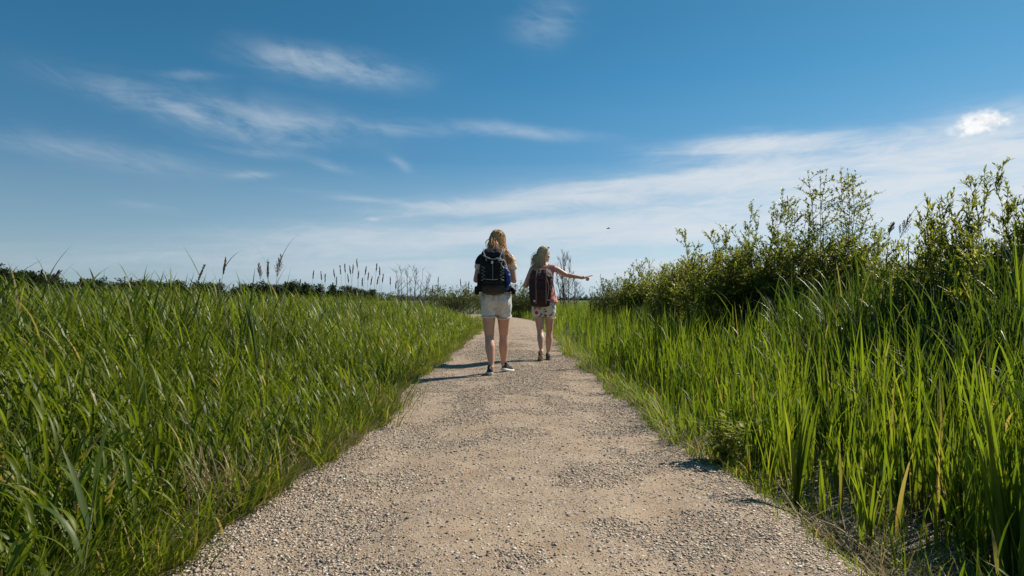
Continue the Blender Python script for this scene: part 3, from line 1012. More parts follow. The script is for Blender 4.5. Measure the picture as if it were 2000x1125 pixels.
def bare(name, label, cat, base, tips, seed, r0, twigs, tl, sub=2, up=.45, frm=.25, sp=.1):
    rnd = random.Random(seed)
    root = empty(name, base, label, cat)
    T = Tubes(5); T2 = Tubes(3); bs = Vector(base)

    def twigset(pts, n_, l_, r_, depth, frm_):
        for _ in range(n_):
            t_ = rnd.uniform(frm_, .97); p_, d_ = lerp_poly(pts, t_)
            a_ = rnd.uniform(0, 2 * pi)
            dr = (Vector((cos(a_), sin(a_), 0)) * (1 - up) + d_ * up + Vector((0, 0, .25))).normalized()
            ll = l_ * rnd.uniform(.4, 1.1) * (1.2 - .7 * t_)
            tp = curve_pts(p_, p_ + dr * ll, 5, .1, rnd)
            T2.add([q - bs for q in tp], [r_ * (1 - .75 * i_ / 4) for i_ in range(5)])
            if depth > 0:
                twigset(tp, 4, l_ * .5, r_ * .6, depth - 1, .2)
    for tip in tips:
        b0 = bs + Vector((rnd.uniform(-sp, sp), rnd.uniform(-sp, sp), -.05)); b0.x += (tip[0] - bs.x) * .35
        pts = curve_pts(b0, tip, 8, .05, rnd)
        T.add([q - bs for q in pts], [r0 * (1 - .85 * i_ / 7) for i_ in range(8)])
        twigset(pts, twigs, tl, r0 * .33, sub, frm)
    T.build('trunk', M_DEAD, root); T2.build('twigs', M_DEAD, root)
    return root


bare('bare_tree', 'bare leafless tree with upright twigs behind the pointing arm', 'tree', (px_x(1106, 46), 46, -.1),
     tips_px(46, [(1101, 500), (1107, 496), (1114, 508), (1094, 515), (1088, 530)], .5, 2), 31, .055, 17, 1.15, 1, .62, .25)
bare('bare_tree', 'lower spreading bare tree leaning right below the pointing hand', 'tree', (px_x(1118, 44), 44, -.1),
     tips_px(44, [(1128, 545), (1120, 530), (1134, 552)], .5, 2), 32, .045, 14, .95, 1, .4, .25)
bare('dead_shrub', 'dark dead shrub with crooked twigs, left one of the pair in the meadow', 'shrub', (px_x(787, 28), 28, -.1),
     tips_px(28, [(772, 528), (782, 524), (792, 526), (778, 545), (800, 540)], .5, 2), 33, .026, 10, .6, 1, .45, .3)
bare('dead_shrub', 'dark dead shrub with crooked twigs, nearer the olive bush', 'shrub', (px_x(812, 29), 29, -.1),
     tips_px(29, [(806, 527), (815, 523), (826, 530), (842, 535), (835, 545)], .5, 2), 34, .028, 10, .65, 1, .45, .3)


# ------------------------------------------------------------------ far woodland
def leaf_cloud(B, c, rx, ry, rz, n_, size, rstate, tone0=.5, conifer=False):
    d_ = rstate.normal(0, 1, (n_, 3)); d_ /= np.linalg.norm(d_, axis=1)[:, None]
    r_ = rstate.rand(n_) ** .35
    P = d_ * r_[:, None] * np.array([rx, ry, rz])
    if conifer:
        h_ = rstate.rand(n_) ** 1.3
        rr = (1 - h_) * (.45 + .55 * rstate.rand(n_))
        P = np.stack([d_[:, 0] * rx * rr, d_[:, 1] * ry * rr, (h_ * 2 - 1) * rz], -1)
    P = P + np.array(c)
    tone = np.clip(tone0 + rstate.normal(0, .25, n_), 0, 1)
    B.add(P, size * rstate.uniform(.6, 1.5, n_), size * rstate.uniform(.5, 1.0, n_), rstate.uniform(0, 2 * pi, n_), rstate.uniform(.3, 2.4, n_),
          rstate.uniform(-.5, .5, n_), tone, seg=2, shape='leaf', a0=1)


def woodland():
    B = Blades(); T = Tubes(4)
    r_ = np.random.RandomState(5)
    prof_x = [-260, -60, 0, 60, 110, 150, 250, 400, 480, 560, 640, 700, 740, 800, 900, 1060, 1200, 1500, 2300]
    prof_y = [512, 512, 518, 523, 534, 540, 543, 546, 550, 546, 549, 558, 566, 575, 577, 577, 576, 574, 574]
    prof_d = [150, 150, 150, 160, 175, 190, 215, 260, 270, 280, 300, 340, 420, 600, 700, 700, 700, 600, 600]
    px = -260.0
    while px < 2300:
        D = float(np.interp(px, prof_x, prof_d)); top = float(np.interp(px, prof_x, prof_y)) + r_.normal(0, 2.0)
        H = max(3.0, px_z(top, D)); wpx = H * .55 * F / D
        for row in range(2):
            DD = D * (1 + .10 * row + r_.uniform(-.03, .03)); X = px_x(px + r_.uniform(-.4, .4) * wpx, DD)
            h = H * r_.uniform(.82, 1.04) if row == 0 else H * r_.uniform(.88, 1.06)
            n_lump = 6 if D < 400 else 3
            base_t = r_.uniform(.3, .65)
            con = r_.rand() < .22
            if con:
                leaf_cloud(B, (X, DD, h * .52), h * .24, h * .24, h * .5, 160 if D < 400 else 60, h * .07, r_, base_t - .15, True)
            for _ in range(n_lump):
                zc = h * r_.uniform(.35, .86); rr = h * r_.uniform(.14, .25)
                leaf_cloud(B, (X + r_.normal(0, h * .14), DD + r_.normal(0, h * .14), min(zc, h - rr * .75)), rr * 1.15, rr * 1.15, rr * .8, 120 if D < 400 else 60, h * .075, r_, base_t)
            leaf_cloud(B, (X, DD, h * .30), h * .42, h * .42, h * .34, 260 if D < 400 else 110, h * .13, r_, base_t - .1)
            leaf_cloud(B, (X, DD, h * .08), h * .5, h * .4, h * .16, 90, h * .16, r_, base_t - .15)
        px += wpx * r_.uniform(.55, .95)
    o = B.build('distant_woodland', M_FARLEAF)
    tag(o, 'dark green mixed woodland forming the far horizon behind the meadow', 'woodland', kind='stuff')


woodland()


def far_tree(name, label, px, py, D, wide, seed, con=False):
    r_ = np.random.RandomState(seed)
    X = px_x(px, D); H = px_z(py, D)
    root = empty(name, (X, D, -.1), label, 'tree')
    T = Tubes(6); T.add([(0, 0, 0), (0.1, 0, H * .5), (0, 0, H * .92)], [H * .022, H * .016, H * .005]); 
    for k_ in range(7):
        a_ = r_.uniform(0, 2 * pi); z_ = H * r_.uniform(.4, .8)
        T.add([(0, 0, z_), (cos(a_) * H * wide * .6, sin(a_) * H * wide * .6, z_ + H * .12)], [H * .008, H * .003])
    T.build('trunk', M_BARK, root)
    B = Blades()
    if con:
        leaf_cloud(B, (0, 0, H * .55), H * wide, H * wide, H * .45, 900, H * .05, r_, .25, True)
    else:
        for _ in range(11):
            zc = H * r_.uniform(.5, .86); rr = H * wide * r_.uniform(.4, .62)
            a_ = r_.uniform(0, 2 * pi); q = H * wide * r_.uniform(0, .6)
            leaf_cloud(B, (cos(a_) * q, sin(a_) * q, min(zc, H - rr * .8)), rr * 1.1, rr * 1.1, rr * .8, 130, H * .045, r_, .4)
    B.build('crown', M_FARLEAF, root)


far_tree('pine_tree', 'tall dark pine with rounded crown at the left end of the woodland', 12, 520, 148, .26, 41)
far_tree('pine_tree', 'dark broad pine second from the left end of the woodland', 44, 523, 150, .24, 42)
far_tree('spruce_tree', 'pointed dark spruce poking above the woodland on the left', 81, 527, 152, .16, 43, True)
far_tree('round_tree', 'round crowned tree standing above the woodland line on the left', 195, 537, 190, .26, 44)
far_tree('broadleaf_tree', 'broad dark tree behind the seed heads of the meadow', 575, 544, 255, .34, 45)


# ------------------------------------------------------------------ single plants
M_SEED = simple_mat('seed_heads', (0.20, 0.14, 0.105), 0.85, 0.25, 60)
M_SEEDSTALK = simple_mat('seed_stalks', (0.19, 0.18, 0.08), 0.7, 0.2, 60)


def seed_stalk(D, px, py_top, lean, head_len=.13, head_r=.009, loose=False, label=None, group='seed heads standing above the meadow grass', name='reed_stalk', leafy=False, seed=0):
    rnd = random.Random(int(px * 7 + py_top) + seed)
    tipx = px_x(px, D); tipz = px_z(py_top, D)
    H = tipz - gz(tipx, D)
    bx = tipx - lean * H
    z0 = gz(bx, D)
    root = empty(name, (bx, D, z0), label or 'thin brown seed head on a tall stalk above the meadow grass', 'seed stalk', group)
    H = tipz - z0
    top = Vector((tipx - bx, rnd.uniform(-.05, .05), H))
    pts = [Vector((0, 0, 0)), Vector((top.x * .12, 0, H * .35)), Vector((top.x * .45, top.y * .5, H * .7)), top]
    dense = curve_like(pts, 10)
    T = Tubes(4); T.add(dense, [.0028 * (1 - .5 * i_ / (len(dense) - 1)) for i_ in range(len(dense))]); T.build('stalk', M_SEEDSTALK, root)
    d_ = (dense[-1] - dense[-3]).normalized()
    S = Tubes(6)
    if loose:
        S = Tubes(3)
        for k_ in range(26):
            t_ = rnd.random(); a = top - d_ * head_len * (1 - t_)
            o = Vector((rnd.gauss(0, 1), rnd.gauss(0, 1), rnd.uniform(-.2, .8))).normalized()
            l_ = head_len * .42 * (1.1 - t_) + .01
            e_ = a + (d_ * .9 + o * .45) * l_
            S.add([a, a.lerp(e_, .5), e_], [.0012, .0010, .0008])
            for q in (.5, .75, 1.0):
                c_ = a.lerp(e_, q); S.add([c_, c_ + d_ * .012, c_ + d_ * .02], [.0012, .0036, .0008])
    else:
        n_ = 8
        S.add([top - d_ * head_len * (1 - i_ / (n_ - 1)) for i_ in range(n_)], [max(.0015, head_r * (sin(pi * min(1, (i_ + .6) / n_)) ** .7) * rnd.uniform(.8, 1.15)) for i_ in range(n_)])
        for k_ in range(22):
            t_ = rnd.random(); a = top - d_ * head_len * (1 - t_); o = Vector((rnd.gauss(0, 1), rnd.gauss(0, 1), 0)).normalized()
            S.add([a, a + o * head_r + d_ * .012, a + o * head_r * 1.2 + d_ * .024], [.003, .003, .0008])
    S.build('seed_head', M_SEED, root)
    if leafy:
        B = Blades()
        n_ = 5
        r_ = np.random.RandomState(int(px))
        b = np.array([dense[int(i_)][:] for i_ in np.linspace(3, 8, n_)])
        B.add(b, r_.uniform(.25, .42, n_), r_.uniform(.012, .018, n_), np.where(r_.rand(n_) < .5, 0, pi) + r_.normal(0, .5, n_), r_.uniform(.2, .5, n_), r_.uniform(.2, .9, n_), r_.uniform(.3, .8, n_), seg=6, a0=1)
        B.build('leaves', M_REED, root)
    return root


def curve_like(pts, n_):
    """Catmull-Rom through pts"""
    P = [pts[0]] + list(pts) + [pts[-1]]
    out_ = []
    segs = len(pts) - 1
    for i_ in range(n_):
        x = i_ / (n_ - 1) * segs; k_ = min(int(x), segs - 1); t_ = x - k_
        p0, p1, p2, p3 = P[k_], P[k_ + 1], P[k_ + 2], P[k_ + 3]
        out_.append(0.5 * ((2 * p1) + (p2 - p0) * t_ + (2 * p0 - 5 * p1 + 4 * p2 - p3) * t_ ** 2 + (3 * p1 - p0 - 3 * p2 + p3) * t_ ** 3))
    return out_


ORD = ('first second third fourth fifth sixth seventh eighth ninth tenth eleventh twelfth thirteenth fourteenth fifteenth sixteenth '
       'seventeenth eighteenth nineteenth twentieth twenty-first twenty-second').split()
row = sorted([(614, 529, 11, .05), (628, 531, 11.5, -.05), (635, 535, 11, .0), (650, 527, 10.5, -.08), (665, 520, 10, -.05), (673, 517, 10.5, -.03),
              (684, 520, 10, -.06), (690, 518, 11, .04), (696, 507, 10, -.04), (701, 529, 10.5, .05), (714, 521, 10, .06), (720, 532, 11, .05),
              (735, 515, 10, .05), (742, 522, 10.6, .0), (748, 536, 10.2, .06), (738, 540, 11, .08), (727, 541, 11.4, .08), (709, 543, 11, .03),
              (762, 540, 12, .0), (774, 548, 13, .05), (679, 536, 12, -.06), (658, 540, 12, .0)])
for i_, (px, py, D, ln) in enumerate(row):
    seed_stalk(D, px, py, ln, head_len=.125 * D / 10, head_r=.0082 * D / 10,
               label='thin brown seed head, %s from the left in the long row above the meadow' % ORD[i_])
for (px, py, D, ln, lab) in ((845, 556, 18, .0, 'short seed head in front of the olive bush, lowest of the four'), (856, 541, 20, .02, 'seed head rising above the left end of the olive bush'),
                             (899, 545, 20, -.04, 'left one of two seed heads next to the taller walker'), (916, 548, 21, .04, 'right one of two seed heads next to the taller walker')):
    seed_stalk(D, px, py, ln, head_len=.23, head_r=.015, label=lab)
seed_stalk(6.2, 444, 505, .10, .15, .010, label='brown seed spike leaning right, tallest at the left above the grass', leafy=True, group=None)
seed_stalk(6.5, 402, 519, .22, .16, .009, label='narrow green-brown spike tilted right, left of the tallest spike', leafy=True, group=None)
seed_stalk(6.5, 524, 509, .00, .17, .011, label='dark upright spike beside the loose feathery panicle', leafy=True, group=None, name='bulrush_stalk')
seed_stalk(6.6, 551, 503, .10, .22, .010, True, label='loose feathery panicle standing right of the dark upright spike', leafy=True, group=None, name='reed_panicle')
seed_stalk(6.8, 508, 520, -.04, .14, .010, True, label='small pinkish panicle left of the dark upright spike', group=None, name='reed_panicle')
seed_stalk(5.2, 108, 532, .55, .20, .010, True, label='drooping straw coloured panicle in front of the woodland on the left', leafy=True, group=None, name='reed_panicle')
seed_stalk(6.3, 1773, 424, .22, .22, .010, True, label='brown feathery panicle leaning right between the willow bushes', leafy=True, group=None, name='reed_panicle')
seed_stalk(6.6, 1740, 440, .18, .12, .006, True, label='thin wispy panicle left of the brown feathery one', leafy=False, group=None, name='reed_panicle')


for (px, py, D, ln, lab) in ((232, 552, 8, .05, 'pale seed head low on the skyline, right of the drooping panicle'), (268, 548, 8.5, .10, 'pale slanted seed head left of the two long slanting reed leaves'),
                             (345, 553, 8, -.03, 'small seed head just right of the two long slanting reed leaves'), (385, 548, 8.4, .04, 'small seed head just left of the tilted green-brown spike'),
                             (428, 545, 8.2, .02, 'small seed head between the tilted spike and the tallest spike'), (470, 552, 9, .03, 'small seed head just right of the tallest spike'),
                             (585, 545, 9.5, .03, 'seed head on its own just left of the long row'), (52, 556, 7, -.04, 'small seed head in front of the pines at the left end')):
    seed_stalk(D, px, py, ln, head_len=.11, head_r=.007, label=lab, group='seed heads along the left skyline')


def leaf_plant(name, label, base, specs, mat, group=None, cat='plant', stem=None, part='leaves', seg=9, fold=.14):
    """specs: (dx, dz0, length, width, azimuth deg, lean from vertical, bend, tone)"""
    root = empty(name, base, label, cat, group)
    B = Blades()
    A = np.array(specs, dtype=float)
    b = np.stack([A[:, 0], A[:, 0] * .3, A[:, 1]], -1)
    B.add(b, A[:, 2], A[:, 3], np.radians(A[:, 4]), A[:, 5], A[:, 6], A[:, 7], seg=seg, fold=fold, twist=np.linspace(-.5, .5, len(A)), a0=.3 if stem is None else 1,
          side=np.radians(A[:, 4]) + pi / 2)
    if stem:
        T = Tubes(6); T.add([Vector(q) for q in stem], [.0055 * (1 - .5 * i_ / (len(stem) - 1)) for i_ in range(len(stem))]); T.build('stem', M_SEEDSTALK, root)
    B.build(part, mat, root)
    return root


def fan(n_, L, wd, seed, sp=.03, lean=.16, bend=.25, tone=(.45, .95), mirror=1):
    r_ = random.Random(seed); o = []
    for i_ in range(n_):
        a_ = r_.choice((0, 180)) + r_.uniform(-35, 35)
        o.append((r_.uniform(-sp, sp), 0, L * r_.uniform(.55, 1.0), wd * r_.uniform(.75, 1.15), a_, r_.uniform(0, lean), r_.uniform(0, bend), r_.uniform(*tone)))
    return o


def gp(px, py, hz=-.10):
    D = F * (CAM_Z - hz) / (py - 585.0)
    return px_x(px, D), D


x_, y_ = gp(1548, 985)
leaf_plant('iris_clump', 'upright iris clump standing alone on the gravel shoulder', (x_, y_, gz(x_, y_)), fan(13, .66, .026, 1), M_SEDGE, cat='iris')
x_, y_ = gp(1500, 960)
leaf_plant('iris_clump', 'thin three bladed iris shoot left of the upright iris clump', (x_, y_, gz(x_, y_)), fan(4, .55, .016, 2, .02, .2), M_SEDGE, cat='iris')
x_, y_ = gp(1700, 1062)
leaf_plant('iris_clump', 'short iris clump on the dark shoulder near the bottom edge', (x_, y_, gz(x_, y_)), fan(9, .42, .019, 3, .03, .3), M_SEDGE, cat='iris')
x_, y_ = gp(1752, 990)
leaf_plant('iris_clump', 'tall narrow iris clump behind the short one on the right', (x_, y_, gz(x_, y_)), fan(10, .70, .024, 4), M_SEDGE, cat='iris')
x_, y_ = gp(1965, 1110)
leaf_plant('iris_clump', 'largest bright iris clump in the bottom right corner', (x_, y_, gz(x_, y_)), fan(15, .84, .030, 5, .05, .2), M_SEDGE, cat='iris')
x_, y_ = gp(1860, 1040)
leaf_plant('iris_clump', 'bright iris clump left of the largest one in the corner', (x_, y_, gz(x_, y_)), fan(12, .64, .025, 6, .05, .22), M_SEDGE, cat='iris')
x_, y_ = gp(2010, 1000)
leaf_plant('iris_clump', 'iris clump cut by the right edge behind the corner one', (x_, y_, gz(x_, y_)), fan(13, .82, .028, 7, .05, .2), M_SEDGE, cat='iris')
for (px, py, D, L, lab) in ((1690, 430, 8.4, .9, 'tall pointed reed leaves rising in front of the sapling'), (1745, 432, 7.6, .9, 'narrow reed leaves rising left of the yellow-green willow'),
                            (1992, 355, 4.3, .95, 'very tall broad reed leaf against the sky at the right edge'), (1830, 520, 5.2, .8, 'bright reed leaves in front of the yellow-green willow'),
                            (1360, 545, 9.0, .6, 'pale reed leaves before the left end of the broad willow')):
    X = px_x(px, D); H = px_z(py, D) - gz(X, D)
    sp_ = []
    r_ = random.Random(px)
    for i_ in range(7):
        l_ = H * (1.0 if i_ == 0 else r_.uniform(.7, .98))
        sp_.append((r_.uniform(-.06, .06), 0, l_, .020 * D / 6 + .006, r_.choice((0, 180)) + r_.uniform(-30, 30), r_.uniform(0, .06), r_.uniform(0, .14), r_.uniform(.3, .9)))
    leaf_plant('reed_plant', lab, (X, D, gz(X, D)), sp_, M_REED if px in (1690, 1745) else M_SEDGE, cat='reed')
for (px, py, D, lab) in ((358, 527, 6.6, 'paired upright reed leaves left of the tilted spike'), (478, 522, 6.4, 'pointed reed leaves between the tallest spike and the dark one'),
                         (318, 518, 5.6, 'two long reed leaves slanting right above the left meadow'), (535, 520, 6.1, 'fan of broad reed leaves under the feathery panicle')):
    X = px_x(px, D); H = px_z(py, D) - gz(X, D)
    r_ = random.Random(px); sp_ = []
    ln = .30 if px == 318 else .05
    for i_ in range(8):
        sp_.append((r_.uniform(-.05, .05) - ln * H * .6, 0, H * (1.0 if i_ < 2 else r_.uniform(.7, .97)), .036, (0 if (px == 318 and i_ < 3) else r_.choice((0, 180))) + r_.uniform(-25, 25), ln * .6 + r_.uniform(0, .10), r_.uniform(0, .3), r_.uniform(.3, .8)))
    leaf_plant('reed_plant', lab, (X, D, gz(X, D)), sp_, M_REED, cat='reed')
# broad-leaved reed close to the lens, bottom left
D = 2.05; X = px_x(150, D)
leaf_plant('reed_plant', 'single broad leaved reed with brown stem in the bottom left foreground', (X, D, gz(X, D)),
           [(.045, .36, .34, .026, 10, .10, .10, .35), (.04, .30, .30, .026, 170, .25, .25, .45), (.02, .17, .34, .024, 15, .55, .35, .3),
            (.02, .22, .32, .024, 175, .2, 1.6, .5), (.01, .10, .30, .02, 190, .6, .9, .4), (.05, .40, .26, .020, 60, .05, .3, .6)],
           M_REED, cat='reed', stem=[(0, 0, 0), (.012, .003, .12), (.03, .008, .26), (.05, .01, .42)])


def herb(name, label, cat, base, H, n_stem, leaf, seed, spread_=.10, tone=.7):
    r_ = np.random.RandomState(seed)
    root = empty(name, base, label, cat)
    T = Tubes(4); B = Blades()
    for k_ in range(n_stem):
        a_ = r_.uniform(0, 2 * pi); tip = Vector((cos(a_) * spread_ * r_.rand(), sin(a_) * spread_ * r_.rand(), H * r_.uniform(.7, 1.05)))
        pts = [Vector((0, 0, 0)), tip * .5 + Vector((0, 0, .02)), tip]
        dn = curve_like(pts, 9); T.add(dn, [.003 * (1 - .6 * i_ / 8) for i_ in range(9)])
        for j in range(1, 9):
            for s_ in range(2):
                az = j * pi / 2 + s_ * pi + r_.normal(0, .3)
                B.add(np.array([dn[j][:]]), leaf * (1.1 - .06 * j), leaf * .36, az, 1.0 + r_.normal(0, .15), .7, tone + r_.normal(0, .12), seg=4, shape='leaf', a0=1, fold=.1)
    T.build('stem', M_SEEDSTALK, root); B.build('leaves', M_SEDGE, root)


x_, y_ = gp(1412, 925)
herb('nettle_plant', 'leafy nettle with toothed drooping leaves at the right gravel edge', 'plant', (x_, y_, gz(x_, y_) + .01), .36, 15, .085, 3, .22, .95)
x_, y_ = gp(655, 850)
herb('weed_plant', 'low leafy weed at the left gravel edge', 'plant', (x_, y_, gz(x_, y_) + .01), .17, 5, .06, 5, .1, .8)
x_, y_ = gp(745, 775, -.03)
r_ = random.Random(9)
leaf_plant('grass_tuft', 'flattened green grass tuft spilling onto the left gravel edge', (x_, y_, -.05),
           [(r_.uniform(-.1, .05), 0, r_.uniform(.25, .5), .012, r_.uniform(-30, 35), r_.uniform(.8, 1.2), r_.uniform(.2, .55), r_.uniform(.1, .6)) for _ in range(26)], M_GRASS, cat='grass tuft')
x_, y_ = gp(655, 880, -.06)
rk = bmesh.new(); bmesh.ops.create_icosphere(rk, subdivisions=3, radius=1)
for v in rk.verts:
    f_ = 1 + .35 * mnoise.noise(v.co * 1.3) + .12 * mnoise.noise(v.co * 4)
    v.co = Vector((v.co.x * .05, v.co.y * .04, v.co.z * .032)) * f_
me = bpy.data.meshes.new('stone'); rk.to_mesh(me); rk.free()
o = link('stone', me, simple_mat('dark_stone', (.075, .068, .06), .85, .3, 60, bump=.6))
o.location = (x_, y_, -.045); tag(o, 'dark rounded stone lying at the left gravel edge', 'stone')

# small bird high over the path
bd = empty('bird', (px_x(1188, 45), 45, px_z(446, 45)), 'tiny dark bird flying under the cloud bank right of the walkers', 'bird')
M_BIRD = simple_mat('dark_feathers', (.03, .028, .03), .7)
T = Tubes(8); T.add([(-.13, 0, -.02), (-.09, 0, -.01), (-.02, 0, 0), (.06, 0, .012), (.10, 0, .02), (.125, 0, .022), (.15, 0, .02)], [.004, .02, .032, .028, .019, .016, .003]); T.build('body', M_BIRD, bd)
for s_ in (-1, 1):
    V = [(-.02, s_ * .02, .01), (.05, s_ * .02, .012), (.06, s_ * .14, .05), (.0, s_ * .15, .045), (-.03, s_ * .30, .03), (.03, s_ * .20, .052)]
    wv_ = [(x, y, z) for x, y, z in V] + [(x, y, z - .005) for x, y, z in V]
    fs = [(0, 1, 2, 3), (3, 2, 5, 4), (6, 9, 8, 7), (9, 10, 11, 8), (0, 3, 9, 6), (3, 4, 10, 9), (4, 5, 11, 10), (5, 2, 8, 11), (2, 1, 7, 8)]
    link('wing', np_mesh('wing', np.array(wv_), np.array(fs)), M_BIRD, bd)
# ------------------------------------------------------------------ walkers
def skin_material(name, c):
    m, n, out = material(name)
    t = n.node('ShaderNodeTexCoord')
    f = n.noise(t.outputs['Object'], 9, 4)
    cc = n.mix(n.smooth(f, .3, .7), tuple(x * .90 for x in c), (c[0] * 1.08, c[1] * 1.02, c[2] * 1.0))
    p = n.node('ShaderNodeBsdfPrincipled'); n.put(p.inputs['Base Color'], cc)
    p.inputs['Roughness'].default_value = .5; p.inputs['Specular IOR Level'].default_value = .4
    p.inputs['Subsurface Weight'].default_value = .12; p.inputs['Subsurface Radius'].default_value = (.012, .005, .003); p.inputs['Subsurface Scale'].default_value = .6
    n.put(out.inputs[0], p.outputs[0])
    return m


M_SKIN1 = skin_material('skin_fair', (.55, .31, .21))
M_SKIN2 = skin_material('skin_tanned', (.56, .32, .215))


def hair_material(name, stops):
    m, n, out = material(name)
    tone = n.node('ShaderNodeAttribute', attribute_name='tone').outputs['Fac']
    c = n.ramp(tone, stops)
    p = n.node('ShaderNodeBsdfPrincipled'); n.put(p.inputs['Base Color'], c)
    p.inputs['Roughness'].default_value = .38; p.inputs['Specular IOR Level'].default_value = .5
    tr = n.node('ShaderNodeBsdfTranslucent'); n.put(tr.inputs['Color'], c)
    mx = n.node('ShaderNodeMixShader'); mx.inputs[0].default_value = .22
    n.nt.links.new(p.outputs[0], mx.inputs[1]); n.nt.links.new(tr.outputs[0], mx.inputs[2]); n.put(out.inputs[0], mx.outputs[0])
    return m


M_HAIR1 = hair_material('golden_hair', [(0, (.22, .10, .035)), (.35, (.52, .27, .09)), (.7, (.84, .50, .21)), (1, (.95, .70, .40))])
M_HAIR2 = hair_material('blonde_hair', [(0, (.16, .09, .04)), (.3, (.50, .31, .15)), (.6, (.82, .57, .31)), (1, (.95, .76, .50))])
M_WHITE_TEE = simple_mat('cream_cotton', (.74, .63, .52), .9, .06, 30, bump=.3, bscale=60)
M_PINK = simple_mat('pink_cotton', (.64, .26, .22), .9, .07, 25, bump=.3, bscale=60)
M_DENIM = simple_mat('washed_denim', (.60, .58, .545), .9, .14, 22, bump=.4, bscale=260)
M_BLACK = simple_mat('black_nylon', (.013, .012, .012), .7, .3, 30, spec=.15, bump=.5, bscale=70)
M_NAVY = simple_mat('dark_navy_fabric', (.016, .016, .019), .75, .25, 30, spec=.15, bump=.4, bscale=70)
M_OLIVEP = simple_mat('dark_olive_nylon', (.035, .030, .022), .6, .25, 30, bump=.4, bscale=70)
M_CORD = simple_mat('grey_webbing', (.34, .35, .35), .7, .15, 60)
M_MAROON = simple_mat('maroon_canvas', (.036, .017, .016), .75, .3, 18, bump=.5, bscale=60)
M_MAROON_L = simple_mat('faded_maroon_canvas', (.058, .027, .026), .75, .25, 18, bump=.5, bscale=60)
M_LEATHER = simple_mat('rosy_leather', (.17, .095, .08), .6, .2, 40)
M_DKLEATHER = simple_mat('dark_brown_leather', (.028, .014, .013), .55, .3, 30, bump=.3)
M_BLUE = simple_mat('blue_plastic_cloth', (.012, .05, .19), .45, .3, 20, bump=.5, bscale=40)
M_SOLE = simple_mat('white_rubber', (.66, .65, .62), .7, .08, 50)
M_SHOE1 = simple_mat('charcoal_knit', (.028, .030, .038), .8, .25, 80)
M_SHOE2 = simple_mat('slate_knit', (.06, .07, .085), .8, .25, 80)
M_TAN = simple_mat('tan_rubber', (.33, .25, .16), .8, .15, 50)
M_PATCH = simple_mat('white_patch', (.70, .70, .68), .6, .05)
M_LENS = simple_mat('dark_lens', (.008, .008, .009), .12, .1, spec=.6)
M_EYE = simple_mat('eye_white', (.7, .69, .66), .25, .05)
M_IRIS = simple_mat('iris', (.07, .10, .12), .2, .2)
# floral cotton
m, n, out = material('floral_cotton')
t = n.node('ShaderNodeTexCoord')
v = n.node('ShaderNodeTexVoronoi'); v.inputs['Scale'].default_value = 15; n.put(v.inputs['Vector'], t.outputs['Object'])
v2 = n.node('ShaderNodeTexVoronoi'); v2.inputs['Scale'].default_value = 24; n.put(v2.inputs['Vector'], t.outputs['Object'])
s_ = n.node('ShaderNodeSeparateColor'); n.put(s_.inputs[0], v.outputs['Color'])
s2 = n.node('ShaderNodeSeparateColor'); n.put(s2.inputs[0], v2.outputs['Color'])
nz = n.noise(t.outputs['Object'], 60, 3)
f1 = n.m('MULTIPLY', n.m('LESS_THAN', s_.outputs[0], .55), n.m('LESS_THAN', n.m('MULTIPLY_ADD', nz, .35, v.outputs['Distance']), .60))
f2 = n.m('MULTIPLY', n.m('LESS_THAN', s2.outputs[1], .42), n.m('LESS_THAN', n.m('MULTIPLY_ADD', nz, .3, v2.outputs['Distance']), .50))
pc = n.ramp(s_.outputs[1], [(0, (.03, .04, .03)), (.35, (.10, .12, .05)), (.6, (.32, .04, .035)), (.8, (.5, .28, .14)), (1, (.04, .04, .07))], 'CONSTANT')
c = n.mix(f1, (.66, .62, .52), pc); c = n.mix(f2, c, (.055, .065, .04))
p = n.node('ShaderNodeBsdfPrincipled'); n.put(p.inputs['Base Color'], c); p.inputs['Roughness'].default_value = .9; n.put(out.inputs[0], p.outputs[0])
M_FLORAL = m


